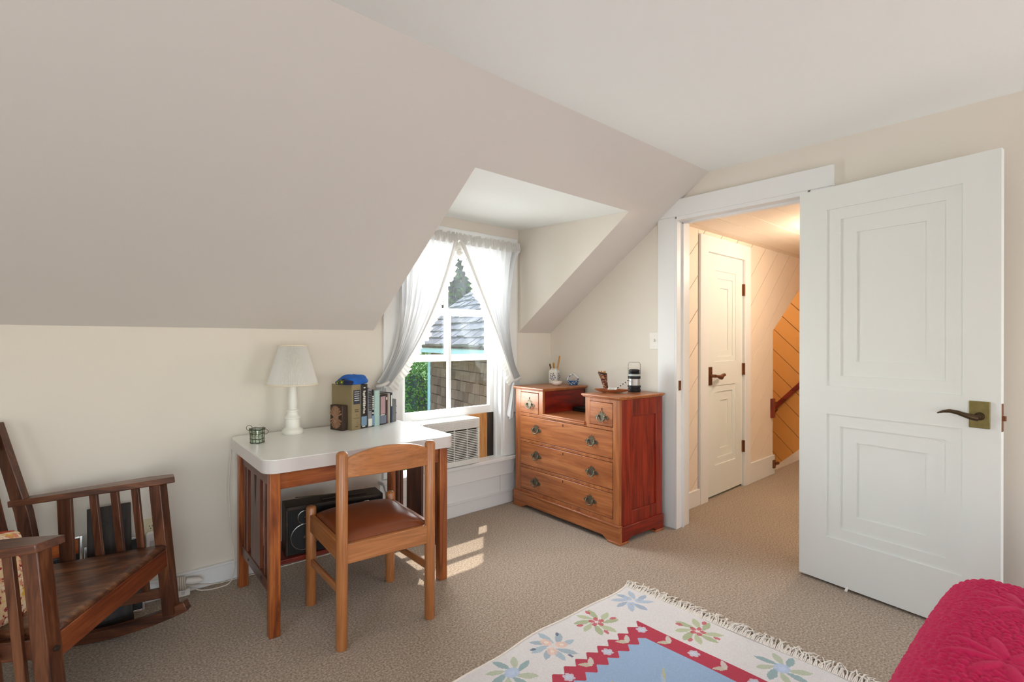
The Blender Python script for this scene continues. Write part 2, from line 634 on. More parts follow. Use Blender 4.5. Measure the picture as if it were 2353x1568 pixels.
def thing(name, label, cat, loc=(0, 0, 0), rz=0.0, group=None, rot=None):
    o = bpy.data.objects.new(name, None)
    o.empty_display_size = 0.05
    COL.objects.link(o)
    o.location = loc
    o.rotation_euler = rot if rot else (0, 0, rz)
    o['label'] = label
    o['category'] = cat
    if group:
        o['group'] = group
    return o


def tag(o, label, cat, group=None):
    o['label'] = label
    o['category'] = cat
    if group:
        o['group'] = group
    return o


def struct(name, label=None, loc=(0, 0, 0), rz=0.0):
    o = bpy.data.objects.new(name, None)
    o.empty_display_size = 0.05
    COL.objects.link(o)
    o.location = loc
    o.rotation_euler = (0, 0, rz)
    o['kind'] = 'structure'
    if label:
        o['label'] = label
    return o


def sbuild(mb, name, mat, label=None, **k):
    return mb.build(name, mat, kind='structure', label=label, **k)


def clip(poly, a, b, c):
    """keep the side a*x+b*y<=c of a convex polygon"""
    out = []
    for i in range(len(poly)):
        p, q = poly[i], poly[(i + 1) % len(poly)]
        dp, dq = a * p[0] + b * p[1] - c, a * q[0] + b * q[1] - c
        if dp <= 0:
            out.append(p)
        if dp * dq < 0:
            t = dp / (dp - dq)
            out.append((p[0] + (q[0] - p[0]) * t, p[1] + (q[1] - p[1]) * t))
    return out


# ------------------------------------------------------------------ the room
YW, XD = 2.982, 3.086          # window wall, door wall (inner faces)
YC, ZC, ZK = 1.589, 2.3245, 1.313   # crease of slope and flat ceiling, knee height
X0, Y0 = -1.6, -1.95
DX0, DX1 = 1.483, 2.722        # dormer cheeks
DYT, DZT, DZW = 1.933, 2.0755, 2.12  # dormer ceiling front / at the window
HX = 5.9                       # stair wall
HY = 1.965                     # hall wall
HZ = 2.105                     # hall ceiling
DO0, DO1, DOZ = 1.012, 1.805, 2.06   # door opening


def slope_z(y):
    return ZC + (ZK - ZC) * (y - YC) / (YW - YC)


# floor: room, threshold and landing in one sheet of carpet
mb = MB()
mb.prism([(X0 - .12, Y0 - .12), (XD + .06, Y0 - .12), (XD + .06, 0.2), (HX, 0.2), (HX, 2.0), (XD + .06, 2.0),
          (XD + .06, YW + .1), (X0 - .12, YW + .1)], 'xy', -0.06, 0.0)
sbuild(mb, 'floor', M['carpet'], 'beige speckled wall to wall carpet')

# flat ceiling
mb = MB()
mb.box(X0 - .12, XD + .12, Y0 - .12, YC, ZC, ZC + .1)
sbuild(mb, 'ceiling', M['ceiling'], 'flat white plaster ceiling')

# sloping ceiling with the dormer hole
mb = MB()
def slope_piece(x0, x1, y0, y1):
    z0, z1 = slope_z(y0), slope_z(y1)
    v = [(x, y, z) for x in (x0, x1) for (y, z) in ((y0, z0), (y1, z1), (y1, z1 + .12), (y0, z0 + .12))]
    mb.add(v, [(0, 1, 2, 3), (7, 6, 5, 4), (0, 4, 5, 1), (1, 5, 6, 2), (2, 6, 7, 3), (3, 7, 4, 0)])
slope_piece(X0 - .12, DX0, YC, YW + .1)
slope_piece(DX1, XD + .12, YC, YW + .1)
slope_piece(DX0, DX1, YC, DYT)
sbuild(mb, 'ceiling_slope', M['slope'], 'sloping cream plaster ceiling under the roof')

DSH = {'wall_dormer_left': .003, 'wall_dormer_right': -.003}
# dormer: two cheeks and its own flat ceiling
for nm, xa, xb in (('wall_dormer_left', DX0 - .1, DX0), ('wall_dormer_right', DX1, DX1 + .1)):
    mb = MB()
    mb.prism([(DYT, DZT - .0), (YW, slope_z(YW)), (YW, DZW)], 'yz', xa + DSH[nm], xb + DSH[nm])
    sbuild(mb, nm, M['wall'])
mb = MB()
mb.prism([(DYT + .0, DZT + .001), (YW + .1, DZW + .004), (YW + .1, DZW + .1), (DYT + .0, DZT + .1)], 'yz', DX0 - .1, DX1 + .1)
sbuild(mb, 'ceiling_dormer', M['ceiling'], 'small flat ceiling inside the dormer')

# window wall with the opening
WX0, WX1, WZ0, WZ1 = 1.68, 2.56, 0.355, 1.93
mb = MB()
for x0, x1, z0, z1 in ((X0 - .12, WX0, -.05, ZK + .01), (WX1, XD + .12, -.05, ZK + .01), (WX0, WX1, -.05, WZ0),
                       (DX0 - .1, WX0, ZK + .01, DZW + .05), (WX1, DX1 + .1, ZK + .01, DZW + .05), (WX0, WX1, WZ1, DZW + .05)):
    mb.box(x0, x1, YW, YW + .14, z0, z1)
sbuild(mb, 'wall_window', M['wall'], 'cream knee wall with the dormer window')

# door wall
mb = MB()
for y0, y1, z0, z1 in ((Y0 - .12, DO0, -.05, ZC + .05), (DO1, YW + .1, -.05, ZC + .05), (DO0, DO1, DOZ, ZC + .05)):
    mb.box(XD, XD + .12, y0, y1, z0, z1)
sbuild(mb, 'wall_door', M['wall'], 'pale cream wall with the doorway to the hall')

# gable wall and rear wall, with invented windows to carry the fill lights (behind the camera)
def wall_with_window(name, axis, pos, a0, a1, w0, w1, z0, z1, wn):
    mb = MB()
    for p0, p1, q0, q1 in ((a0, w0, -.05, ZC + .05), (w1, a1, -.05, ZC + .05), (w0, w1, -.05, z0), (w0, w1, z1, ZC + .05)):
        if axis == 'x':
            mb.box(pos - .12, pos, p0, p1, q0, q1)
        else:
            mb.box(p0, p1, pos - .12, pos, q0, q1)
    sbuild(mb, name, M['wall'])
    fr = MB()
    b = .07
    for p0, p1, q0, q1 in ((w0 - b, w0, z0 - b, z1 + b), (w1, w1 + b, z0 - b, z1 + b), (w0, w1, z1, z1 + b), (w0, w1, z0 - b, z0),
                           ((w0 + w1) / 2 - .015, (w0 + w1) / 2 + .015, z0, z1)):
        if axis == 'x':
            fr.box(pos - .03, pos + .02, p0, p1, q0, q1)
        else:
            fr.box(p0, p1, pos - .03, pos + .02, q0, q1)
    sbuild(fr, wn, M['trim'])
wall_with_window('wall_left', 'x', X0, Y0 - .1, YW + .1, -0.2, 1.3, 0.4, 1.7, 'added_window_2')
wall_with_window('wall_rear', 'y', Y0, X0 - .1, 1.6, -1.4, 0.3, 0.4, 1.7, 'added_window_3')
wall_with_window('wall_rear_right', 'y', Y0, 1.6, XD + .1, 2.05, 2.95, 0.4, 1.7, 'added_window_4')

# baseboards
mb = MB()
mb.box(X0, WX0 - .133 + .0, YW - .02, YW, 0, .097)
mb.box(WX0 - .133, XD, YW - .02, YW, 0, .089)
mb.box(X0, XD, YW - .024, YW, .086, .098)
sbuild(mb, 'baseboard_window', M['trim'], 'white baseboard along the knee wall', bevel=.003)
mb = MB()
mb.box(XD - .018, XD, DO1 + .14, YW - .02, 0, .1)
mb.box(XD - .018, XD, Y0, DO0 - .13, 0, .1)
sbuild(mb, 'baseboard_door', M['trim'], bevel=.003)
# seams of the boarding below the window apron: one short cover board
mb = MB()
mb.box(1.53, 2.53, YW - .004, YW, .098, .338)
mb.box(2.533, 3.0, YW - .004, YW, .098, .338)
sbuild(mb, 'trim_2', M['trim'], 'white boarding below the window sill')

# door casing and jamb
tr = struct('trim_1', 'wide flat white casing around the doorway')
mb = MB(); mb.box(XD - .022, XD, DO1 + .012, DO1 + .14, 0, 2.075); mb.build('casing_board', M['trim'], tr, bevel=.003)
mb = MB(); mb.box(XD - .022, XD, DO0 - .125, DO0 - .012, 0, 2.075); mb.build('casing_board', M['trim'], tr, bevel=.003)
mb = MB(); mb.prism([(DO0 - .125, 2.075), (DO1 + .14, 2.075), (DO1 + .14, 2.115), (DO1 + .055, 2.188), (DO0 - .125, 2.188)], 'yz', XD - .024, XD)
mb.build('head_casing', M['trim'], tr, bevel=.003)
mb = MB(); mb.box(XD - .022, XD + .14, DO1 - .005, DO1 + .013, 0, 2.06); mb.box(XD + .04, XD + .055, DO1 - .017, DO1 - .004, 0, 2.045)
mb.build('jamb', M['trim'], tr, bevel=.002)
mb = MB(); mb.box(XD - .022, XD + .14, DO0 - .013, DO0 + .005, 0, 2.06); mb.build('jamb', M['trim'], tr, bevel=.002)
mb = MB(); mb.box(XD - .022, XD + .14, DO0, DO1, 2.05, 2.075); mb.box(XD + .04, XD + .055, DO0, DO1, 2.035, 2.051)
mb.build('head_jamb', M['trim'], tr, bevel=.002)
mb = MB(); mb.box(XD - .0, XD + .03, DO1 - .008, DO1 - .004, .92, .985); mb.build('strike_plate', M['copper'], tr, bevel=.001, label='small bronze strike plate')

# ------------------------------------------------------------------ hall
mb = MB()
mb.box(XD + .12, HX + .1, .1, 3.2, HZ + .03, HZ + .1)
hc = sbuild(mb, 'ceiling_hall', M['gap'])
def plank_strip(parent, polys, ang, width, t0, t1, plane, mat, gap=.0035, name='plank'):
    """diagonal boards: every convex region in polys is cut into parallel strips"""
    dx, dy = math.cos(ang), math.sin(ang)
    nx, ny = -dy, dx
    for poly in polys:
        d = [nx * p[0] + ny * p[1] for p in poly]
        k0, k1 = math.floor(min(d) / width), math.ceil(max(d) / width)
        for k in range(k0, k1):
            q = clip(poly, nx, ny, (k + 1) * width - gap / 2)
            q = clip(q, -nx, -ny, -(k * width + gap / 2)) if len(q) > 2 else q
            if len(q) > 2:
                area = abs(sum(q[i][0] * q[(i + 1) % len(q)][1] - q[(i + 1) % len(q)][0] * q[i][1] for i in range(len(q)))) / 2
                if area < 2e-4:
                    continue
                b = MB()
                j = random.uniform(-.0006, .0006)
                b.prism(q, plane, t0 + j, t1)
                b.build(name, mat, parent)
plank_strip(hc, [[(XD + .12, .1), (HX, .1), (HX, HY), (XD + .12, HY)]], 0.0, .19, HZ, HZ + .029, 'xy', M['hall_plank'], gap=.006)
mb = MB()
CDX0, CDX1 = 3.775, 4.425       # closet door opening
for poly in ([(XD + .12, -.05), (CDX0, -.05), (CDX0, HZ + .05), (XD + .12, HZ + .05)],
             [(CDX0, 1.95), (CDX1, 1.95), (CDX1, HZ + .05), (CDX0, HZ + .05)],
             [(CDX1, -.05), (5.05, -.05), (5.05, HZ + .05), (CDX1, HZ + .05)],
             [(5.05, 1.36), (HX, 1.91), (HX, HZ + .05), (5.05, HZ + .05)]):
    mb.prism(poly, 'xz', HY + .018, HY + .10)
wh = sbuild(mb, 'wall_hall', M['gap'])
plank_strip(wh, [[(XD + .12, .0), (3.646, .0), (3.646, HZ), (XD + .12, HZ)],
                 [(4.53, .0), (5.05, .0), (5.05, HZ), (4.53, HZ)],
                 [(3.65, 2.06), (4.53, 2.06), (4.53, HZ), (3.65, HZ)],
                 [(5.05, 1.35), (HX, 1.90), (HX, HZ), (5.05, HZ)]], R(42), .19, HY, HY + .017, 'xz', M['hall_plank'], gap=.005)
mb = MB()
mb.box(HX + .018, HX + .1, .1, 3.2, -1.2, HZ + .1)
ws = sbuild(mb, 'wall_stair', M['gap'])
plank_strip(ws, [[(1.3, .0), (2.95, -1.0), (2.95, HZ), (1.3, HZ)]], R(45), .16, HX, HX + .017, 'yz', M['stair_plank'], gap=.006)
mb = MB()
mb.box(XD + .12, HX + .1, .1, .2, -.05, HZ + .1)
sbuild(mb, 'wall_hall_near', M['wall'])
mb = MB()
mb.box(5.05, HX + .1, 3.1, 3.2, -1.2, HZ + .1)
mb.box(4.97, 5.05, HY + .10, 3.2, -1.2, HZ + .1)
sbuild(mb, 'wall_stair_end', M['hall_plank'])
# stairs going down behind the closet
for k in range(5):
    mb = MB()
    mb.box(5.05, HX, 2.0 + k * .22, 2.0 + (k + 1) * .22 + .02, -1.2, -(k + 1) * .19)
    o = sbuild(mb, 'floor_step', M['carpet'])
# skirts
sk = struct('baseboard_hall', 'cream baseboard of the hall')
mb = MB(); mb.box(XD + .12, 3.655, HY - .018, HY, 0, .125); mb.build('board', M['trim'], sk, bevel=.003)
mb = MB(); mb.box(4.53, 5.055, HY - .018, HY, 0, .178); mb.build('board', M['trim'], sk, bevel=.003)
sk2 = struct('baseboard_stair', 'pale skirting board stepping down along the stair wall')
mb = MB(); mb.prism([(1.2, 0), (2.0, 0), (2.9, -.85), (2.9, -.70), (2.02, .10), (1.9, .14), (1.2, .16)], 'yz', HX - .015, HX)
mb.build('board', M['hall_plank'], sk2)

# closet door with its casing
def stepped_leaf(parent, w, h, z0, panels, mat, t=.036, front=-1):
    """leaf in local xz plane, front face toward -y at y=0; panels: list of nested rects (outer to inner) sunk in steps"""
    fr = MB()
    xs0 = min(p[0][0] for p in panels); xs1 = max(p[0][1] for p in panels)
    fr.box(0, xs0, 0, t, z0, z0 + h)
    fr.box(xs1, w, 0, t, z0, z0 + h)
    zs = z0
    for p in sorted(panels, key=lambda p: p[0][2]):
        fr.box(xs0, xs1, 0, t, zs, p[0][2])
        zs = p[0][3]
    fr.box(xs0, xs1, 0, t, zs, z0 + h)
    fr.build('leaf', mat, parent)
    for p in panels:
        pb = MB()
        for i, r in enumerate(p):
            d = .0065 * (i + 1)
            if i + 1 < len(p):
                q = p[i + 1]
                pb.box(r[0], q[0], d, t - .004, r[2], r[3])
                pb.box(q[1], r[1], d, t - .004, r[2], r[3])
                pb.box(q[0], q[1], d, t - .004, r[2], q[2])
                pb.box(q[0], q[1], d, t - .004, q[3], r[3])
            else:
                pb.box(r[0], r[1], d, t - .004, r[2], r[3])
        pb.build('panel', mat, parent)

cd = struct('door_2', 'narrow white closet door with stepped panels in the hall', (CDX0, HY + .005, 0))
w2 = CDX1 - CDX0
stepped_leaf(cd, w2 - .006, 1.925, .02,
             [[(.15, .515, 1.085, 1.815), (.205, .47, 1.125, 1.755), (.26, .40, 1.175, 1.68)],
              [(.15, .515, .255, .893), (.205, .465, .31, .84), (.26, .40, .378, .768)]], M['door'], .03)
for z in (1.69, 1.01, .345):
    mb = MB(); mb.box(w2 - .02, w2 + .012, -.012, .0, z - .05, z + .05); mb.cyl((w2 - .004, -.014, z - .05), (w2 - .004, -.014, z + .05), .007, n=10)
    mb.build('hinge', M['copper'], cd, label='dark bronze butt hinge')
mb = MB(); mb.box(.035, .095, -.008, 0, .90, 1.045)
h = mb.build('handle_plate', M['copper'], cd, bevel=.002, label='bronze handle plate')
mb = MB(); mb.cyl((.065, 0, .975), (.065, -.05, .975), .013, n=14)
mb.tube([(.06, -.05, .975), (.10, -.052, .972), (.125, -.052, .966), (.15, -.052, .962), (.18, -.05, .975), (.215, -.048, .982), (.235, -.046, .975)],
        [.012, .011, .016, .02, .015, .011, .006], 10)
mb.build('lever', M['copper'], h, smooth=True)
ct = struct('trim_3', 'white casing of the closet door')
mb = MB(); mb.box(3.655, CDX0, HY - .02, HY + .03, 0, 1.95); mb.build('casing_board', M['trim'], ct, bevel=.003)
mb = MB(); mb.box(CDX1, 4.53, HY - .02, HY + .03, 0, 1.95); mb.build('casing_board', M['trim'], ct, bevel=.003)
mb = MB(); mb.box(3.655, 4.53, HY - .02, HY + .03, 1.945, 2.07); mb.build('head_casing', M['trim'], ct, bevel=.003)
# dark backing of the closet so that the gaps read dark
mb = MB(); mb.box(CDX0, CDX1, HY + .05, HY + .1, 0, 1.95); sbuild(mb, 'wall_closet', M['gap'])

# handrail on the stair wall, with its end block
t = thing('handrail', 'red-brown wooden handrail sloping along the stair wall', 'handrail', (HX, 2.0, 0))
mb = MB(); mb.beam((-.06, -.25, 1.05), (-.06, .62, .14), .045, .06, (1, 0, 0)); mb.build('rail', MAH['Y'], t, bevel=.008)
mb = MB(); mb.tube([(.0, .25, .50), (-.04, .25, .48), (-.06, .25, .51)], .008, 8); mb.build('bracket', M['copper'], t, smooth=True)
t = thing('rail_end_block', 'short red wooden block screwed to the hall wall corner', 'block', (5.02, HY, .53))
mb = MB(); mb.box(-.03, .03, -.024, 0, 0, .18); mb.build('block', MAH['Z'], t, bevel=.003)
mb = MB(); mb.box(.03, .075, -.02, -.004, .115, .145); mb.build('hook', M['copper'], t, bevel=.002)
t = thing('door_stop', 'small bronze latch at the foot of the hall wall corner', 'latch', (5.02, HY - .018, .06))
mb = MB(); mb.box(-.02, .02, -.015, 0, 0, .075); mb.build('plate', M['copper'], t, bevel=.002)
mb = MB(); mb.cyl((.01, -.01, .04), (.06, -.02, .04), .014, n=12); mb.build('bumper', M['copper'], t, smooth=True)
t = thing('stair_switch', 'yellowed switch plate on the boarded stair wall', 'light switch', (HX, 2.015, 1.238))
mb = MB(); mb.box(-.006, 0, -.035, .035, -.058, .058); mb.build('plate', M['stair_plank'], t, bevel=.002)
mb = MB(); mb.box(-.014, -.006, -.005, .005, -.012, .012); mb.build('toggle', M['ivory'], t, bevel=.001)

# hall lamp: a small flush ceiling globe that lights the hall and the stairwell
def emit_mat(name, col, strength):
    mat = bpy.data.materials.new(name); mat.use_nodes = True
    nt = mat.node_tree; nt.nodes.clear()
    e = nt.nodes.new('ShaderNodeEmission'); e.inputs[0].default_value = c4(col); e.inputs[1].default_value = strength
    o = nt.nodes.new('ShaderNodeOutputMaterial'); nt.links.new(e.outputs[0], o.inputs[0])
    return mat
def ceiling_lamp(loc, label, watts, name='ceiling_lamp'):
    t = thing(name, label, 'lamp', loc)
    mb = MB(); mb.lathe([(.07, 0), (.07, -.012), (.055, -.02)], 24); mb.build('base', M['copper'], t, smooth=True)
    mb = MB(); mb.lathe([(.05, -.02), (.075, -.045), (.08, -.07), (.065, -.1), (.03, -.118), (.002, -.122)], 24)
    mb.build('globe', emit_mat('lamp_glow', (1.0, .80, .56), 6.0), t, smooth=True)
    l = light('lamp_light', 'POINT', watts, (1.0, .82, .66), (loc[0], loc[1], loc[2] - .2), shadow_soft_size=.09)
    return t
ceiling_lamp((4.2, 1.1, HZ), 'round flush globe lamp on the hall ceiling behind the open door', 26)
ceiling_lamp((5.45, 2.6, HZ), 'added round globe lamp over the stairwell, out of view', 9, 'added_stair_lamp')  # unseen lamp added to light the stairwell warmly

# ------------------------------------------------------------------ open bedroom door
d1 = struct('door_1', 'wide open white door with stepped recessed panels', (2.975, 1.021, 0), math.atan2(-.793, -.108))
stepped_leaf(d1, .80, 2.025, .014,
             [[(.135, .678, 1.02, 1.924), (.197, .62, 1.075, 1.867), (.268, .549, 1.148, 1.791)],
              [(.135, .678, .247, .877), (.197, .62, .302, .818), (.268, .549, .376, .746)]], M['door'], .036)
for z in (1.8, 1.03, .25):
    mb = MB(); mb.box(-.001, .0, .004, .034, z - .05, z + .05); mb.cyl((.004, .043, z - .05), (.004, .043, z + .05), .007, n=10)
    mb.build('hinge', M['copper'], d1)
mb = MB(); mb.box(.701, .768, -.009, .0005, .888, 1.0)
h = mb.build('handle_plate', M['brasspatina'], d1, bevel=.0025, label='square greenish aged brass handle plate')
mb = MB(); mb.cyl((.736, 0, .938), (.736, -.018, .938), .02, .014, 18); mb.cyl((.736, -.018, .938), (.736, -.05, .938), .0105, n=14)
pts = [(.742, -.05, .933), (.722, -.054, .936), (.70, -.056, .943), (.675, -.056, .951), (.65, -.054, .954), (.628, -.052, .950), (.607, -.05, .941)]
mb.tube(pts, [.0125, .0125, .0105, .009, .008, .006, .003], 12)
mb.build('lever', M['bronzehandle'], h, smooth=True, label='curved dark bronze lever')
mb = MB(); mb.box(.7985, .8015, .006, .03, .88, .995); mb.box(.8, .812, .011, .025, .925, .945)
mb.build('latch', M['copper'], d1, bevel=.001)
mb = MB(); mb.cyl((.235, -.0, .02), (.235, -.02, .006), .006, n=10); mb.build('door_stop', M['plugwhite'], d1)

# light switch beside the door
t = thing('light_switch', 'white toggle light switch on the wall beside the door casing', 'light switch', (XD, 1.984, 1.25))
mb = MB(); mb.box(-.006, 0, -.036, .036, -.058, .058); mb.build('plate', M['plugwhite'], t, bevel=.002)
mb = MB(); mb.box(-.016, -.006, -.005, .005, -.008, .014); mb.build('toggle', M['plugwhite'], t, bevel=.001)
for z in (-.035, .035):
    mb = MB(); mb.cyl((-.0075, 0, z), (-.006, 0, z), .003, n=8); mb.build('screw', M['silver'], t)

# ------------------------------------------------------------------ window
w1 = struct('window_1', 'white double-hung dormer window with raised lower sash')
CW = .133
mb = MB(); mb.box(WX0 - CW, WX0, YW - .022, YW, .365, 1.93); mb.build('casing', M['trim'], w1, bevel=.003)
mb = MB(); mb.box(WX1, WX1 + CW - .004, YW - .022, YW, .365, 1.93); mb.build('casing', M['trim'], w1, bevel=.003)
mb = MB(); mb.box(WX0 - CW, WX1 + CW - .004, YW - .024, YW, 1.93, 2.042); mb.build('head_casing', M['trim'], w1, bevel=.003)
mb = MB(); mb.box(WX0 - .16, WX1 + .17, YW - .055, YW + .12, .338, .362); mb.build('window_sill', M['trim'], w1, bevel=.004)
mb = MB(); mb.prism([(WX0 - .095, .222), (WX1 + .09, .222), (WX1 + .125, .338), (WX0 - .13, .338)], 'xz', YW - .02, YW)
mb.build('apron', M['trim'], w1, bevel=.003)
for xa, xb in ((WX0, WX0 + .018), (WX1 - .018, WX1)):
    mb = MB(); mb.box(xa, xb, YW, YW + .14, .36, 1.93)
    mb.build('jamb', M['trim'], w1)
for xa, xb in ((WX0 + .018, WX0 + .035), (WX1 - .035, WX1 - .018)):
    mb = MB(); mb.box(xa, xb, YW + .045, YW + .07, .36, 1.93)
    mb.build('stop', M['trim'], w1, bevel=.002)
mb = MB(); mb.box(WX0, WX1, YW, YW + .14, 1.915, 1.93); mb.build('head_jamb', M['trim'], w1)
def sash(name, y0, y1, z0, z1, rb, rtop, label):
    x0, x1, st = WX0 + .02, WX1 - .02, .052
    mb = MB()
    mb.box(x0, x0 + st, y0, y1, z0, z1); mb.box(x1 - st, x1, y0, y1, z0, z1)
    mb.box(x0 + st, x1 - st, y0, y1, z0, z0 + rb); mb.box(x0 + st, x1 - st, y0, y1, z1 - rtop, z1)
    cx = (x0 + x1) / 2
    mb.box(cx - .013, cx + .013, y0 + .006, y1 - .004, z0 + rb, z1 - rtop)
    s = mb.build(name, M['vinyl'], w1, bevel=.003, label=label)
    for a, b in ((x0 + st, cx - .013), (cx + .013, x1 - st)):
        g = MB(); ym = (y0 + y1) / 2
        g.box(a, b, ym - .002, ym + .002, z0 + rb, z1 - rtop)
        g.build('pane', M['glass'], s)
    return s
sash('lower_sash', 3.052, 3.086, .70, 1.482, .056, .05, 'raised white lower sash with two panes')
sash('upper_sash', 3.09, 3.12, 1.10, 1.925, .048, .05, 'white upper sash with two panes')

# air conditioner under the raised sash
ac = thing('air_conditioner', 'white louvred air conditioner in the lower part of the window', 'air conditioner', (1.80, 2.895, .362))
mb = MB(); mb.box(0, .47, .03, .42, .012, .335); mb.box(.06, .41, .04, .40, 0, .013)
mb.build('case', M['acwhite'], ac, bevel=.006)
fw, fh = .47, .335
mb = MB()
mb.box(0, fw, 0, .03, .265, fh); mb.box(0, fw, 0, .03, .012, .05); mb.box(0, .025, 0, .03, .05, .265); mb.box(fw - .018, fw, 0, .03, .05, .265)
mb.build('face_frame', M['acwhite'], ac, bevel=.005)
mb = MB(); mb.box(.025, fw - .018, .02, .029, .05, .265); mb.build('grille_back', M['acdark'], ac)
sl = MB(); sl.box(.025, fw - .018, -.004, .012, -.0025, .0025)
slm = sl.mesh('slat'); slm.materials.append(M['acwhite'])
for k in range(17):
    shared('slat', slm, ac, (0, .004, .058 + k * .0122), (R(-25), 0, 0))
for x in (.14, .25, .36):
    mb = MB(); mb.box(x - .002, x + .002, -.001, .012, .05, .265); mb.build('rib', M['acwhite'], ac)
mb = MB(); mb.box(.03, fw - .03, -.002, .0, .275, .325); mb.build('vent_strip', M['acwhite'], ac)
vm = MB(); vm.box(-.028, .028, -.0045, -.0015, -.0018, .0018)
vmm = vm.mesh('vent_bar'); vmm.materials.append(M['lamedge'])
for i in range(6):
    for k in range(4):
        shared('vent_bar', vmm, ac, (.07 + i * .066, 0, .283 + k * .011))
# filler board between the air conditioner and the jamb
t = thing('filler_board', 'bare plywood filler board beside the air conditioner', 'board', (2.275, 3.06, .362))
mb = MB(); mb.box(0, .185, -.012, .012, 0, .335); mb.build('panel', PLY['Z'], t)
mb = MB(); mb.box(.185, .262, -.004, .014, 0, .335); mb.build('dark_panel', DKW['Z'], t)

# ------------------------------------------------------------------ curtains
t = thing('curtain_rod', 'thin white curtain rod above the dormer window', 'curtain rod', (WX0 - .11, 2.93, 1.958))
mb = MB(); mb.tube([(0, .03, 0), (0.0, 0, 0), (1.08, 0, 0), (1.08, .03, 0)], .008, 10); mb.build('rod', M['plugwhite'], t, smooth=True)

def curtain(label, xi, xo, tie, ci, co, tail, side, seed):
    rnd = random.Random(seed)
    t = thing('tied_curtain', label, 'curtain', (xi, 2.93, 0))
    zt = 1.945
    ph = rnd.random() * 6
    def edge(s, q):
        top = (xi + (xo - xi) * s, zt)
        tw = tie[0] + side * (s - .5) * .075, tie[1] + (s - .5) * .03
        c = (ci[0] + (co[0] - ci[0]) * s, ci[1] + (co[1] - ci[1]) * s)
        a, b, d = (1 - q) ** 2, 2 * q * (1 - q), q * q
        return top[0] * a + c[0] * b + tw[0] * d, top[1] * a + c[1] * b + tw[1] * d
    def cloth(u, v):
        x, z = edge(u, v)
        amp = .016 * (1 - .55 * v) + .006 * math.sin(3.1 * v)
        y = amp * math.sin(2 * math.pi * (8.5 * u + .25 * math.sin(3 * v)) + ph) + .007 * math.sin(2 * math.pi * 19 * u + 2 * v)
        y += -.03 * math.sin(math.pi * v) * (1 - u) * .6
        return (x - xi, y, z)
    mb = MB(); mb.grid(cloth, 130, 60)
    c = mb.build('cloth', M['sheer'], t, smooth=True)
    # tail below the tie
    tx, tz = tie
    def tailf(u, v):
        w = .05 + (.05 + tail[1] * .35) * v ** .7
        x = tx + tail[2] * v + side * (u - .5) * w
        z = tz - .015 + (u - .5) * .03 * (1 - v) - tail[0] * v * (1 + .12 * math.sin(9 * u) + .10 * (u - .5))
        y = (.009 + .007 * v) * math.sin(2 * math.pi * 4.5 * u + 1 + v) + .008
        return (x - xi, y, z)
    mb = MB(); mb.grid(tailf, 80, 30); mb.build('tail', M['sheer'], t, smooth=True)
    # ruffle along the inner edge
    def ruf(u, v):
        q = u
        x, z = edge(0, q)
        x2, z2 = edge(0, min(1, q + .01)); x1, z1 = edge(0, max(0, q - .01))
        dx, dz = x2 - x1, z2 - z1
        l = math.hypot(dx, dz) or 1
        nx, nz = dz / l, -dx / l
        if nx * side > 0:
            nx, nz = -nx, -nz
        k = math.sin(2 * math.pi * 34 * q + 2.2 * math.sin(17 * q))
        wv = .055 * v * (1 + .16 * math.sin(47 * q))
        y = .014 * v * k - .022 * math.sin(math.pi * q) * .8
        return (x + nx * wv + .006 * v * math.cos(2 * math.pi * 34 * q) * dx / l - xi, y - .004, z + nz * wv + .006 * v * math.cos(2 * math.pi * 34 * q) * dz / l)
    mb = MB(); mb.grid(ruf, 340, 4); mb.build('ruffle', M['ruffle'], t, smooth=True)
    mb = MB()
    def hem(u, v):
        x, z = edge(.0 + .07 * v, u)
        return (x - xi, -.012 - .022 * math.sin(math.pi * u) - .006 * math.sin(math.pi * v), z)
    mb.grid(hem, 80, 3); mb.build('edge_band', M['ruffle'], t, smooth=True)
    # gathered header
    def head(u, v):
        x = xi + (xo - xi) * u
        z = 1.928 + .072 * v + (.008 * v * math.sin(70 * u + 3 * math.sin(11 * u)) if v > .6 else 0)
        y = (.010 + .004 * abs(v - .5)) * math.sin(2 * math.pi * 24 * u + 2 * math.sin(9 * u)) - .006
        if .3 < v < .6:
            y -= .008
        return (x - xi, y, z)
    mb = MB(); mb.grid(head, 220, 6); mb.build('header', M['ruffle'], t, smooth=True)
    # tieback band
    mb = MB()
    pts = [(tx - xi + .036 * math.cos(a), .018 * math.sin(a), tz + .012 * math.cos(a)) for a in [i * math.pi / 8 for i in range(16)]]
    mb.tube(pts, .011, 8, closed=True); mb.build('tieback', M['ruffle'], t, smooth=True)
    return t
curtain('sheer white ruffled curtain tied back beside the books', 2.094, 1.60, (1.525, .975), (1.84, 1.28), (1.72, 1.26), (.11, .12, -.03), -1, 3)
curtain('sheer white ruffled curtain tied back beside the dresser', 2.106, 2.683, (2.655, .955), (2.40, 1.36), (2.47, 1.28), (.27, .06, -.02), 1, 5)

# ------------------------------------------------------------------ outdoors
mb = MB(); mb.box(-60, 80, 3.6, 120, -3.0, -2.9)
o = sbuild(mb, 'floor_lawn', M['grass'])
hw = thing('shingled_house_wing', 'shingled house wing with pale blue trim seen through the window', 'building', (4.47, 7.0, 0), math.atan2(-2.0, -.47))
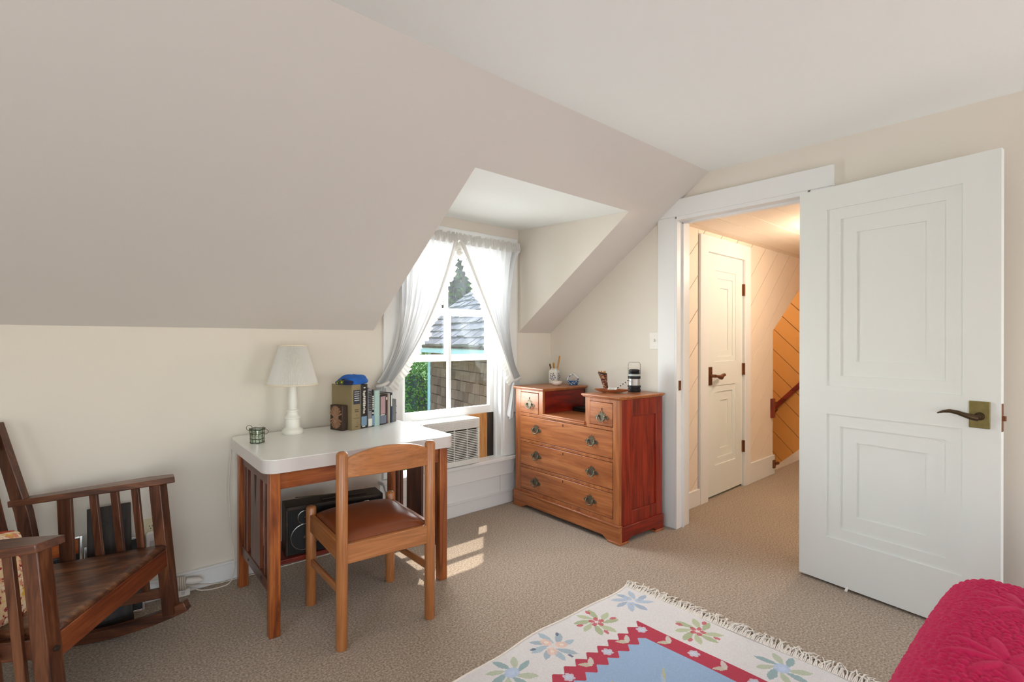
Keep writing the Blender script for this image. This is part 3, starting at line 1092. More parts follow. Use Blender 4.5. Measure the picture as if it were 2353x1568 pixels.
# local x runs along the wall toward the room, local -y... the wall faces local -y side
WL = 3.1
mb = MB(); mb.box(0, WL, .02, .25, -2.9, 1.12); mb.build('wall_core', M['gap'], hw)
mb = MB(); mb.box(-.06, .06, -.02, .25, -2.9, 1.12); mb.build('corner_board', M['bluetrim'], hw, bevel=.004)
rnd = random.Random(2)
n = 0
for k in range(11):
    z = -.42 + k * .14
    x = .06 + rnd.uniform(-.08, 0)
    while x < WL - .05 and n < 290:
        w = rnd.choice((.10, .13, .16, .19, .22))
        x0, x1 = max(.062, x), min(WL, x + w - .006)
        if x1 - x0 > .03:
            b = MB()
            dz = rnd.uniform(-.006, .006)
            v = [(x0, -.018, z + dz), (x1, -.018, z + dz), (x1, 0.0, z + dz), (x0, 0.0, z + dz), (x0, -.006, z + .131), (x1, -.006, z + .131), (x1, .004, z + .131), (x0, .004, z + .131)]
            b.add(v, [(0, 1, 5, 4), (3, 7, 6, 2), (0, 4, 7, 3), (1, 2, 6, 5), (0, 3, 2, 1), (4, 5, 6, 7)])
            b.build('wall_shingle', M['shinglew'], hw)
            n += 1
        x += w
mb = MB(); mb.box(.06, WL, -.012, .02, -2.9, -.42); mb.build('lower_wall', M['shinglew'], hw)
mb = MB(); mb.box(-.42, WL, -.34, .02, 1.10, 1.115); mb.build('soffit', M['bluetrim'], hw)
mb = MB(); mb.box(-.44, WL, -.36, -.335, 1.08, 1.19); mb.build('fascia', M['bluetrim'], hw, bevel=.003)
PIT = R(40)
mb = MB()
L_ = 2.6
ex, ey = math.cos(PIT), math.sin(PIT)
v = []
for dz in (0, -.03):
    v += [(-.46, -.38, 1.18 + dz), (WL, -.38, 1.18 + dz), (WL, -.38 + L_ * ex, 1.18 + L_ * ey + dz), (.9, -.38 + L_ * ex, 1.18 + L_ * ey + dz)]
mb.add(v, [(0, 1, 2, 3), (7, 6, 5, 4), (0, 4, 5, 1), (1, 5, 6, 2), (2, 6, 7, 3), (3, 7, 4, 0)])
mb.build('roof_deck', M['gap'], hw)
n = 0
for k in range(15):
    s0 = k * .15
    x = -.46 + s0 * 1.36 / L_ + rnd.uniform(-.03, 0)
    while x < WL and n < 295:
        w = rnd.choice((.12, .16, .20, .24))
        x0, x1 = max(-.46 + s0 * 1.36 / L_, x), min(WL, x + w - .008)
        if x1 - x0 > .04:
            b = MB()
            def P(xx, s, h):
                return (xx, -.38 + s * ex - h * ey, 1.18 + s * ey + h * ex)
            j = rnd.uniform(-.012, .012); hh = rnd.uniform(.024, .042)
            v = [P(x0, s0 + j, 0), P(x1, s0 + j, 0), P(x1, s0 + j, hh), P(x0, s0 + j, hh), P(x0, s0 + .19, 0), P(x1, s0 + .19, 0), P(x1, s0 + .19, .006), P(x0, s0 + .19, .006)]
            b.add(v, [(0, 1, 2, 3), (4, 7, 6, 5), (3, 2, 6, 7), (0, 4, 5, 1), (0, 3, 7, 4), (1, 5, 6, 2)])
            b.build('roof_shingle', M['shingler'], hw)
            n += 1
        x += w

def foliage(name, centre, radii, count, leaf, seed, mat, parent):
    rs = np.random.RandomState(seed)
    d = rs.normal(size=(count, 3)); d /= np.linalg.norm(d, axis=1)[:, None]
    r = rs.uniform(.72, 1.03, size=(count, 1)) * (1 + .12 * np.sin(5 * d[:, :1] * 3 + 4 * d[:, 1:2]) + .1 * np.sin(9 * d[:, 2:3]))
    c = np.array(centre) + d * r * np.array(radii)
    a = rs.normal(size=(count, 3)); a /= np.linalg.norm(a, axis=1)[:, None]
    b = np.cross(a, rs.normal(size=(count, 3))); b /= np.linalg.norm(b, axis=1)[:, None]
    s = leaf * rs.uniform(.6, 1.3, size=(count, 1))
    v = np.stack([c - a * s, c - b * s * .45, c + a * s, c + b * s * .45], 1).reshape(-1, 3)
    me = bpy.data.meshes.new(name)
    me.from_pydata(v.tolist(), [], [[4 * i, 4 * i + 1, 4 * i + 2, 4 * i + 3] for i in range(count)])
    me.materials.append(mat)
    o = bpy.data.objects.new(name, me); COL.objects.link(o); o.parent = parent
    o['kind'] = 'stuff'
    return o
hd = thing('hedge', 'tall bright green leafy hedge beside the shingled wall', 'hedge', (4.75, 8.6, -2.9))
foliage('foliage', (0, 0, 1.95), (1.6, .7, 2.0), 42000, .032, 4, M['leaf'], hd)
mb = MB(); mb.lathe([(1.2, 0), (1.3, 1.6), (1.1, 2.9), (.5, 3.5)], 16); ob = mb.build('branch_core', M['leafdark'], hd); 
for v_ in ob.data.vertices: v_.co.y *= .4
tr1 = thing('shade_tree', 'dark green tree rising behind the shingled roof', 'tree', (9.5, 13.0, -2.9))
mb = MB(); mb.tube([(0, 0, 0), (.1, 0, 3), (0, .1, 6)], [.3, .22, .12], 10); mb.build('trunk', M['bark'], tr1, smooth=True)
foliage('crown', (0, 0, 6.5), (3.0, 3.0, 3.0), 14000, .16, 9, M['leafdark'], tr1)
foliage('crown', (-.3, -1.2, 4.9), (1.8, 1.5, 1.5), 5000, .12, 10, M['leaf'], tr1)

# ------------------------------------------------------------------ desk
dk = thing('writing_desk', 'oak writing desk with slatted sides and a white rounded top', 'desk', (1.108, 2.552, 0), R(-2.3))
def rounded(hx, hy, r, n=7):
    pts = []
    for cx, cy, a0 in ((hx - r, hy - r, 0), (-hx + r, hy - r, 90), (-hx + r, -hy + r, 180), (hx - r, -hy + r, 270)):
        for i in range(n + 1):
            a = R(a0 + 90 * i / n)
            pts.append((cx + r * math.cos(a), cy + r * math.sin(a)))
    return pts
mb = MB(); mb.prism(rounded(.463, .347, .06), 'xy', .697, .752, 0); top = mb.build('tabletop', M['lamedge'], dk, bevel=.002)
mb = MB(); mb.prism(rounded(.462, .346, .06), 'xy', .752, .7555, 0); mb.build('top_sheet', M['laminate'], top, label='white laminate sheet')
LX, LY = .412, .287
for sx in (-1, 1):
    for sy in (-1, 1):
        mb = MB(); mb.beam((sx * LX, sy * LY, 0), (sx * LX, sy * LY, .697), .044, .044, (0, 1, 0)); mb.build('leg', DES['Z'], dk, bevel=.003)
for sy in (-1, 1):
    mb = MB(); mb.box(-LX + .022, LX - .022, sy * LY - .01, sy * LY + .01, .617, .697); mb.build('apron', DES['X'], dk, bevel=.002)
for sx in (-1, 1):
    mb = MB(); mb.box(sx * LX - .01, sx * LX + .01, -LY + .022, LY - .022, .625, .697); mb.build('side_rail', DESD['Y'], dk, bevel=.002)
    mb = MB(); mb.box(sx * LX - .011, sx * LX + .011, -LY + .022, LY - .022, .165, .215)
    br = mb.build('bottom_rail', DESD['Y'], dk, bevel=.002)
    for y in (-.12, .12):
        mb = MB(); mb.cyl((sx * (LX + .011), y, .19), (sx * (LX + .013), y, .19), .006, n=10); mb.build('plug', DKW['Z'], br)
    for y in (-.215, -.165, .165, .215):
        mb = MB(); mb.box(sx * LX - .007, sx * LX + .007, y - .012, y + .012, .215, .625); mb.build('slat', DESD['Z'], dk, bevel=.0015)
    hw_ = .085
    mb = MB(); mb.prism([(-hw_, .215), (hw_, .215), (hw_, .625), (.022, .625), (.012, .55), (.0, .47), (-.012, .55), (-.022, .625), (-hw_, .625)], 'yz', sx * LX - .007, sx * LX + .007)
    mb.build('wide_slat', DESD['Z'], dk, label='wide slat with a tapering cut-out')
mb = MB(); mb.box(-LX + .011, LX - .011, -.06, .19, .195, .216); mb.build('shelf', MAH['X'], dk, bevel=.002)

# ------------------------------------------------------------------ boombox on the desk shelf
bb = thing('stereo', 'brown black-fronted stereo with round speakers under the desk', 'stereo', (1.055, 2.55, .216), R(-10))
W, H = .47, .235
mb = MB(); mb.box(-W / 2, W / 2, -.055, .07, 0, H); mb.box(-W / 2, -W / 2 + .012, -.063, -.055, 0, H); mb.box(W / 2 - .012, W / 2, -.063, -.055, 0, H); mb.box(-W / 2, W / 2, -.063, -.055, H - .018, H)
mb.build('case', M['boxvinyl'], bb, bevel=.003)
mb = MB(); mb.box(-W / 2 + .012, W / 2 - .012, -.060, -.055, 0.004, H - .018); mb.build('front_panel', M['black'], bb)
for sx in (-1, 1):
    cx = sx * (W / 2 - .085)
    for r, cz in ((.062, .083), (.031, .178)):
        mb = MB()
        mb.tube([(cx + r * math.cos(a), -.062, cz + r * math.sin(a)) for a in [i * math.pi / 18 for i in range(36)]], .0028, 8, closed=True)
        sp = mb.build('speaker_ring', M['silver'], bb, smooth=True)
        mb = MB()
        n = 32
        prof = [(r * .96, -.061), (r * .82, -.0625), (r * .35, -.0605), (r * .16, -.0635), (.001, -.0645)]
        v = []; f = []
        for q, y in prof:
            for j in range(n):
                a = 2 * math.pi * j / n
                v.append((cx + q * math.cos(a), y, cz + q * math.sin(a)))
        for i in range(len(prof) - 1):
            for j in range(n):
                f.append((i * n + j, i * n + (j + 1) % n, (i + 1) * n + (j + 1) % n, (i + 1) * n + j))
        mb.add(v, f); mb.build('speaker_cone', M['blackmatte'], sp, smooth=True)
        mb = MB(); mb.cyl((cx, -.066, cz), (cx, -.062, cz), r * .1, n=12); mb.build('speaker_cap', M['silver'], sp)
mb = MB(); mb.box(-.055, .055, -.064, -.060, .03, .10); mb.build('cassette_door', M['blackmatte'], bb, bevel=.002)
for i in range(3):
    mb = MB(); mb.cyl((-.04 + .04 * i, -.070, .165), (-.04 + .04 * i, -.06, .165), .009, n=14); mb.build('knob', M['silver'], bb)
mb = MB(); mb.tube([(.1, .03, H + .004), (-.18, .02, H + .02)], .0025, 6); mb.build('antenna', M['bronze'], bb)
mb = MB(); mb.box(-.06, .16, -.02, .05, H, H + .006); mb.build('lid', M['boxvinyl'], bb, bevel=.002)

# ------------------------------------------------------------------ desk chair
ch = thing('desk_chair', 'light brown wooden side chair with brown leather seat at the desk', 'chair', (1.077, 2.2015, 0), R(-5))
CX, CY = .198, .22
def post(x, y, h, r=.0235):
    mb = MB(); mb.tube([(x, y, 0), (x, y, .004), (x, y, h - .012), (x, y, h - .004), (x, y, h)], [r * .9, r, r, r * .8, r * .45], 20)
    return mb
for sx in (-1, 1):
    post(sx * CX, -CY, .80).build('back_post', CHR['Z'], ch, smooth=True)
    post(sx * CX, CY, .468).build('front_leg', CHR['Z'], ch, smooth=True)
def backrail(u, v):
    return (0, 0, 0)
mb = MB()
n = 26
ring = []
for i in range(n + 1):
    u = -1 + 2 * i / n
    x = u * (CX - .012)
    yb = -CY - .028 * (1 - u * u)
    zt = .768 + .042 * (1 - abs(u) ** 2.2)
    zb = .692 + .004 * (1 - u * u)
    ring.append([(x, yb - .011, zb), (x, yb + .011, zb), (x, yb + .011, zt), (x, yb - .011, zt)])
v = [p for r_ in ring for p in r_]
f = [(0, 3, 2, 1), (4 * n, 4 * n + 1, 4 * n + 2, 4 * n + 3)]
for i in range(n):
    for j in range(4):
        f.append((4 * i + j, 4 * i + (j + 1) % 4, 4 * i + 4 + (j + 1) % 4, 4 * i + 4 + j))
mb.add(v, f); mb.build('back_rail', CHR['X'], ch, bevel=.004)
mb = MB(); mb.box(-CX + .015, CX - .015, -CY - .012, -CY + .012, .342, .424); mb.build('apron', CHR['X'], ch, bevel=.004)
mb = MB(); mb.box(-CX + .015, CX - .015, CY - .012, CY + .012, .355, .424); mb.build('apron', CHR['X'], ch, bevel=.004)
for sx in (-1, 1):
    mb = MB(); mb.box(sx * CX - .011, sx * CX + .011, -CY + .015, CY - .015, .350, .430); mb.build('side_apron', CHR['Y'], ch, bevel=.004)
    mb = MB(); mb.beam((sx * CX, -CY + .01, .228), (sx * CX, CY - .01, .205), .016, .034, (0, 0, 1)); mb.build('stretcher', CHR['Y'], ch, bevel=.006)
def seat(u, v):
    x = (u - .5) * 2; y = (v - .5) * 2
    e = (1 - abs(x) ** 3.5) * (1 - abs(y) ** 3.5)
    return (x * (CX - .012), y * (CY - .012), .424 + .042 * max(e, 0) ** .42)
mb = MB(); mb.grid(seat, 40, 40); mb.box(-CX + .013, CX - .013, -CY + .013, CY - .013, .40, .4245)
mb.build('seat_pad', M['leather'], ch, smooth=True, label='padded brown leather seat')

# ------------------------------------------------------------------ table lamp
lp = thing('table_lamp', 'white table lamp with a pleated white shade on the desk', 'lamp', (.935, 2.80, .7555))
mb = MB(); mb.lathe([(.050, 0), (.053, .004), (.053, .018), (.047, .026), (.040, .030), (.036, .036), (.036, .078), (.040, .082), (.039, .088), (.030, .096), (.027, .104),
                     (.026, .116), (.031, .121), (.031, .126), (.023, .130), (.0215, .136)], 40)
mb.build('base', M['lampwhite'], lp, smooth=True)
mb = MB(); mb.lathe([(.0215, .136), (.0235, .16), (.0235, .18), (.020, .25), (.018, .31), (.010, .315)], 32); mb.build('column', M['lampwhite'], lp, smooth=True)
def shade(u, v):
    a = 2 * math.pi * u
    r = .125 + (.066 - .125) * v
    r += .0016 * (1 if int(round(u * 240)) % 2 else -1)
    return (r * math.cos(a), r * math.sin(a), .262 + .205 * v)
mb = MB(); mb.grid(shade, 240, 8, closed_u=True); sh = mb.build('shade', M['shade'], lp, label='pleated off-white shade')
for r, z in ((.127, .262), (.068, .467)):
    mb = MB(); mb.tube([(r * math.cos(a), r * math.sin(a), z) for a in [i * math.pi / 32 for i in range(64)]], .004, 8, closed=True)
    mb.build('trim_ring', M['shadetrim'], sh, smooth=True)
mb = MB(); mb.tube([(.05, 0, .315), (.055, 0, .38), (.03, 0, .45), (0, 0, .462), (-.03, 0, .45), (-.055, 0, .38), (-.05, 0, .315)], .002, 6); mb.cyl((0, 0, .31), (0, 0, .37), .014, n=14)
mb.cyl((0, 0, .37), (0, 0, .42), .02, .026, 14)
mb.tube([(0, 0, .462), (.066, 0, .464)], .0015, 6); mb.tube([(0, 0, .462), (-.033, .057, .464)], .0015, 6); mb.tube([(0, 0, .462), (-.033, -.057, .464)], .0015, 6)
mb.build('harp', M['silver'], lp, smooth=True)

# ------------------------------------------------------------------ wire candle jar
jr = thing('votive_jar', 'small glass votive jar wrapped in green wire on the desk', 'candle holder', (.722, 2.66, .7555))
mb = MB(); mb.lathe([(.028, .002), (.0285, .06), (.031, .068), (.0285, .066), (.0265, .060), (.026, .006)], 28, caps=False); mb.lathe([(.001, .002), (.028, .002)], 28, caps=False)
mb.build('glass_cup', M['jarglass'], jr, smooth=True)
mb = MB(); mb.lathe([(.001, .004), (.025, .004), (.025, .03), (.001, .03)], 20, caps=False); mb.build('candle', M['pottery'], jr, smooth=True)
mb = MB()
for z, r in ((.003, .031), (.02, .031), (.045, .0315), (.064, .034), (.068, .035)):
    mb.tube([(r * math.cos(a), r * math.sin(a), z + .0015 * math.sin(5 * a)) for a in [i * math.pi / 12 for i in range(24)]], .0017, 6, closed=True)
for k in range(12):
    a = k * math.pi / 6
    mb.tube([(.031 * math.cos(a + .05), .031 * math.sin(a + .05), .003), (.031 * math.cos(a - .07), .031 * math.sin(a - .07), .035), (.034 * math.cos(a), .034 * math.sin(a), .068)], .0014, 6)
mb.build('wire_cage', M['greenwire'], jr, smooth=True)
for a0 in (2.6, -.5):
    mb = MB(); ca, sa = math.cos(a0), math.sin(a0)
    mb.tube([((.036 + .013 * math.cos(b)) * ca, (.036 + .013 * math.cos(b)) * sa, (.072 if a0 > 0 else .052) + .012 * math.sin(b)) for b in [i * math.pi / 8 for i in range(16)]], .0012, 6, closed=True)
    mb.build('wire_loop', M['greenwire'], jr, smooth=True)

# ------------------------------------------------------------------ books
RA = R(14)
RO = Vector((1.205, 2.672, .7555))
def row(a, n):
    return (RO.x + a * math.cos(RA) - n * math.sin(RA), RO.y + a * math.sin(RA) + n * math.cos(RA), RO.z)
def cm(name, col, rough=.5, var=.12, sc=40):
    return plain(name, col, rough, var=var, scale=sc)
PAGE = plain('book_pages', srgb(226, 214, 188), .8, var=.1, scale=120)
def book(label, a, n0, w, h, d, cover, marks=(), group='books standing between the carved bookends'):
    t = thing('book', label, 'book', row(a, n0), RA, group)
    c = MB()
    c.box(0, .003, 0, d, 0, h); c.box(w - .003, w, 0, d, 0, h)
    c.prism([(.003, 0.0), (w * .25, -.003), (w * .75, -.003), (w - .003, 0.0), (w - .003, .004), (.003, .004)], 'xy', 0, h)
    c.build('cover', cover, t, bevel=.001)
    p = MB(); p.box(.003, w - .003, .004, d - .004, .003, h - .004); p.build('pages', PAGE, t)
    for nm, mat, x0, x1, z0, z1 in marks:
        b = MB(); b.box(w * x0, w * x1, -.0042, -.0015, h * z0, h * z1); b.build(nm, mat, t)
    return t
K1 = cm('print_white', srgb(226, 224, 214)); K2 = cm('print_navy', srgb(44, 50, 66)); K3 = cm('print_dark', srgb(60, 54, 44)); K4 = cm('print_steel', srgb(120, 152, 176))
K5 = cm('print_mauve', srgb(176, 146, 150)); K6 = cm('print_cream', srgb(226, 206, 176))
rb = random.Random(5)
def dashes(nm, mat, x0, x1, z0, z1, n, gap=.35):
    out = []
    st = (z1 - z0) / n
    for i in range(n):
        if rb.random() < .12:
            continue
        e = rb.uniform(0, .10)
        out.append((nm, mat, x0 + e, x1 - rb.uniform(0, .10), z0 + i * st, z0 + i * st + st * (1 - gap)))
    return out
dm = [('title_label', K2, .17, .86, .57, .88)]
b = book('thick olive tan hardback dictionary with a dark spine label', 0, 0, .061, .25, .175, cm('olive_cover', srgb(140, 124, 90), .6, .08), dm)
for i in range(5):
    z = .835 - i * .047
    x = .24
    while x < .76:
        w_ = rb.uniform(.05, .12)
        mb = MB(); mb.box(.061 * x, .061 * min(.78, x + w_), -.0050, -.0042, .25 * z, .25 * (z + .014)); mb.build('lettering', K1, b); x += w_ + .022
for z0, z1, x0, x1 in ((.40, .412, .3, .7), (.44, .452, .3, .68), (.255, .262, .18, .82), (.07, .082, .38, .62), (.325, .335, .46, .54)):
    mb = MB(); mb.box(.061 * x0, .061 * x1, -.0048, -.003, .25 * z0, .25 * z1); mb.build('lettering', K3, b)
book('tall black paperback with white lettering down the spine', .063, .012, .055, .247, .15, cm('black_cover', (.012, .012, .014), .35), dashes('lettering', K1, .36, .70, .34, .95, 15) + [('spine_picture', K4, .18, .86, .06, .27), ('lettering', K1, .3, .66, .035, .055)])
book('grey and black paperback with a white library sticker', .119, .010, .029, .222, .14, cm('grey_cover', srgb(130, 128, 132), .45, .3, 90), dashes('lettering', cm('print_black', (.02, .02, .02)), .1, .9, .42, .95, 12) + [('sticker', K1, .05, .95, .03, .22)])
book('slim black paperback with white lettering', .149, .014, .016, .212, .14, cm('black_cover_b', srgb(30, 36, 44), .4), dashes('lettering', K1, .15, .85, .35, .85, 9) + [('spine_picture', K4, .0, 1, .03, .3)])
book('mint green hardback with a bare spine', .166, .008, .038, .205, .14, cm('mint_cover', srgb(168, 196, 190), .55, .05))
book('black paperback with a mauve spine panel', .206, .020, .058, .178, .12, cm('black_cover_c', srgb(40, 32, 36), .45), [('spine_panel', K5, .2, .82, .36, .93), ('lettering', K1, .2, .75, .31, .34), ('spine_picture', cm('print_slate', srgb(110, 120, 136)), .1, .95, .04, .30)])
book('thin dark maroon paperback beside the mauve one', .266, .034, .022, .176, .11, cm('maroon_cover', srgb(72, 40, 44), .5), [('lettering', K1, .2, .7, .80, .90)])
book('thin cream coloured paperback beside the navy one', .289, .036, .019, .178, .11, cm('cream_cover', srgb(180, 172, 158), .6))
book('thin navy paperback next to the grey bookend', .309, .038, .020, .18, .11, cm('navy_cover', srgb(44, 60, 82), .5), [('lettering', K1, .3, .7, .55, .92)])
def bookend(label, a, n0, flip, mat):
    t = thing('bookend', label, 'bookend', row(a, n0), RA, None)
    mb = MB(); mb.box(0, .036, 0, .105, 0, .138); mb.build('block', mat, t, bevel=.004)
    x = 0 if not flip else .036
    sg = -1 if not flip else 1
    mb = MB()
    for cz in (.105, .045):
        for k in range(9):
            a_ = R(20 + k * 17.5) if cz > .07 else R(200 + k * 17.5)
            mb.beam((x + sg * .002, .052 + .014 * math.cos(a_), .072 + .016 * math.sin(a_)), (x + sg * .002, .052 + .05 * math.cos(a_), .072 + .062 * math.sin(a_)), .006, .008, (1, 0, 0), .009, .010)
    mb.build('carved_rays', M['carvedray'] if not flip else mat, t, bevel=.001)
    mb = MB(); mb.lathe([(.022, -.004), (.020, .003), (.010, .006), (.001, .007)], 16)
    for p in mb.v:
        p.x, p.z = (x + sg * p.z, p.x)
        p.y += .052; p.z += .072
    mb.build('carved_boss', M['carvedray'] if not flip else mat, t, smooth=True)
    return t
bookend('brown carved wooden bookend against the tan dictionary', -.040, .03, False, M['carved'])
bookend('grey carved bookend beside the navy paperback', .332, .045, True, M['carvedgrey'])
# blue cloth on top of the books
bc = thing('blue_cap', 'crumpled royal blue cloth cap lying on top of the books', 'cap', (row(.072, .075)[0], row(.072, .075)[1], 1.006), RA)
def blob(ax, ay, az, seed, flat=.0):
    rs = random.Random(seed)
    ph = [rs.uniform(0, 6) for _ in range(6)]
    def fn(u, v):
        a = 2 * math.pi * u; b_ = math.pi * (v - .5)
        k = 1 + .10 * math.sin(3 * a + ph[0]) * math.cos(b_) + .06 * math.sin(5 * a + ph[1] + 2 * b_) + .04 * math.sin(7 * b_ + ph[2] + 2 * a)
        x, y, z = ax * k * math.cos(b_) * math.cos(a), ay * k * math.cos(b_) * math.sin(a), az * k * math.sin(b_)
        return (x, y, max(z, -az * .25) + az * .25)
    return fn
mb = MB(); mb.grid(blob(.085, .075, .040, 4), 48, 24, closed_u=True); mb.build('crown', M['bluecloth'], bc, smooth=True)
mb = MB(); mb.grid(blob(.05, .06, .022, 8), 40, 20, closed_u=True); o = mb.build('brim', M['navycloth'], bc, smooth=True); o.location = (-.065, -.015, .001)
mb = MB(); mb.grid(blob(.028, .03, .016, 9), 30, 16, closed_u=True); o = mb.build('badge', M['yellowcloth'], bc, smooth=True); o.location = (-.095, -.02, .006)

# ------------------------------------------------------------------ dresser
dr = thing('dresser', 'antique pine dresser with a sunken centre and two small top drawers', 'dresser', (2.567, 1.890, 0), R(87))
DWID, DDEP = 1.015, .44
mb = MB()
mb.box(.004, .055, -.02, 0, .117, .885); mb.box(.948, DWID - .004, -.02, 0, .117, .885)      # outer stiles
mb.box(.055, .948, -.02, 0, .495, .515); mb.box(.055, .948, -.02, 0, .303, .323); mb.box(.055, .948, -.02, 0, .117, .142)
mb.box(.055, .948, -.02, 0, .69, .712)
mb.box(.247, .288, -.02, 0, .712, .885); mb.box(.703, .745, -.02, 0, .712, .885)
mb.box(.055, .247, -.02, 0, .862, .885); mb.box(.745, .948, -.02, 0, .868, .885)
mb.build('face_frame', DRS['Z'], dr, bevel=.002)
mb = MB(); mb.box(.05, .95, -.4, -.028, .13, .70); mb.build('carcass_inside', DKW['X'], dr)
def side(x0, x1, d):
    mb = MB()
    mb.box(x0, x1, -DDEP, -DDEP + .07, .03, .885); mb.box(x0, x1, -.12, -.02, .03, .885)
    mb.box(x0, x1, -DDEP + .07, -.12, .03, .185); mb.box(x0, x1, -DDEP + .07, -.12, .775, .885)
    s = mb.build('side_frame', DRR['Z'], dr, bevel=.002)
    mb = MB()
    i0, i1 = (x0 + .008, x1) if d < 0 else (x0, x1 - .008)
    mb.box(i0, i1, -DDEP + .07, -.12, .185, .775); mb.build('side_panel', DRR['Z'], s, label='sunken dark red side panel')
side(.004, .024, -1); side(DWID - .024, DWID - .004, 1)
mb = MB(); mb.box(.024, DWID - .024, -DDEP, -DDEP + .012, .05, .705); mb.box(.024, .288, -DDEP, -DDEP + .012, .705, .885); mb.box(.703, DWID - .024, -DDEP, -DDEP + .012, .705, .885); mb.build('back', DKW['X'], dr)
# inner cheeks of the two boxes and the ledge between
mb = MB(); mb.box(.272, .288, -DDEP + .012, -.02, .725, .885); mb.build('box_cheek', DRR['Y'], dr)
mb = MB(); mb.box(.703, .719, -DDEP + .012, -.02, .725, .885); mb.build('box_cheek', DRR['Y'], dr)
mb = MB(); mb.box(.024, DWID - .024, -DDEP + .002, -.02, .705, .724); mb.build('ledge', DRS['X'], dr)
mb = MB(); mb.box(.288, .703, -.02, .010, .700, .712); mb.box(.288, .703, -.02, .005, .712, .724); mb.build('ledge_moulding', DRS['X'], dr, bevel=.003)
for x0, x1 in ((-.012, .312), (.680, DWID + .012)):
    mb = MB(); mb.box(x0, x1, -DDEP - .006, .016, .893, .906); mb.box(x0 + .006, x1 - .006, -DDEP - .002, .010, .885, .894)
    mb.build('box_top', DRS['X'], dr, bevel=.004)
# plinth with bracket feet
mb = MB()
mb.prism([(-.008, .012), (.10, .012), (.13, .03), (.87, .03), (.90, .012), (DWID + .008, .012), (DWID + .008, .105), (-.008, .105)], 'xz', -.012, .012)
mb.build('plinth', DRS['X'], dr, bevel=.002)
mb = MB(); mb.box(-.010, DWID + .010, -.014, .016, .105, .118); mb.build('plinth_moulding', DRS['X'], dr, bevel=.004)
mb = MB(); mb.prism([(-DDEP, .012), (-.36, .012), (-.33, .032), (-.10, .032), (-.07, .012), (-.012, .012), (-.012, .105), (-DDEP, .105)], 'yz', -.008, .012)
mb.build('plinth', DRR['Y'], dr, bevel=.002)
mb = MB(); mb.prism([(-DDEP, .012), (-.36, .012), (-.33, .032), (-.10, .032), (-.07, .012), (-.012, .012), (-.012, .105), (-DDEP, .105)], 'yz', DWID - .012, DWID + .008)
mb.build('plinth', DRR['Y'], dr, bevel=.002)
for x, y in ((.04, -.03), (DWID - .04, -.03), (.04, -DDEP + .05), (DWID - .04, -DDEP + .05)):
    mb = MB(); mb.box(x - .052, x + .052, y - .045, y + .045, 0, .013); mb.build('foot', DRS['X'], dr, bevel=.003)
# scalloped edges on the front corners
for x in (.004, DWID - .004):
    pass
# brasses
pm = MB()
def brass(poly, t0=0.0, t1=.003):
    pm.prism([(a * 1.12, b * 1.12) for a, b in poly], 'xz', t0, t1)
brass([(.026 * math.cos(i * math.pi / 8), -.003 + .017 * math.sin(i * math.pi / 8)) for i in range(16)])
for an, ln_ in ((90, .036), (66, .034), (114, .034), (42, .034), (138, .034), (14, .043), (166, .043)):
    ca, sa = math.cos(R(an)), math.sin(R(an))
    brass([(.010 * ca - .0055 * sa, .010 * sa + .0055 * ca), (.010 * ca + .0055 * sa, .010 * sa - .0055 * ca), (ln_ * .8 * ca + .0035 * sa, ln_ * .8 * sa - .0035 * ca), (ln_ * ca, ln_ * sa), (ln_ * .8 * ca - .0035 * sa, ln_ * .8 * sa + .0035 * ca)], .0, .0027)
for sx in (-1, 1):
    brass([(sx * .02, .006), (sx * .047, .004), (sx * .050, -.006), (sx * .038, -.012), (sx * .02, -.012)], 0, .0028)
plate_me = pm.mesh('handle_plate'); plate_me.materials.append(M['bronze'])
hm = MB()
hm.tube([(-.026, .006, .006), (-.030, .012, -.006), (-.022, .016, -.022), (0, .017, -.028), (.022, .016, -.022), (.030, .012, -.006), (.026, .006, .006)], .004, 8)
for s_ in (-1, 1):
    hm.cyl((s_ * .026, .002, .006), (s_ * .026, .011, .006), .0055, n=10)
bail_me = hm.mesh('bail'); bail_me.materials.append(M['bronze'])
km = MB(); km.prism([(.0042 * math.cos(i * math.pi / 6), .009 * math.sin(i * math.pi / 6)) for i in range(12)], 'xz', .0, .0012); key_me = km.mesh('keyhole'); key_me.materials.append(M['gap'])
for p in bail_me.polygons: p.use_smooth = True
drawers = [(.055, .247, .712, .862, [(.143, .768)], (.143, .818)), (.745, .948, .712, .868, [(.845, .777)], (.845, .826)),
           (.055, .948, .515, .690, [(.771, .600), (.230, .602)], (.494, .668)), (.055, .948, .323, .495, [(.769, .411), (.229, .405)], (.494, .474)),
           (.055, .948, .142, .303, [(.776, .216), (.242, .218)], (.494, .283))]
for x0, x1, z0, z1, hs, kh in drawers:
    mb = MB(); g = .0025
    mb.box(x0 + g, x1 - g, -.02, .002, z0 + g, z1 - g)
    d_ = mb.build('drawer', DRS['X'], dr, bevel=.0025)
    for hx, hz in hs:
        pl = shared('handle_plate', plate_me, d_, (hx, .002, hz))
        shared('bail', bail_me, d_, (hx, .002, hz))
    shared('keyhole', key_me, d_, (kh[0], .002, kh[1]))

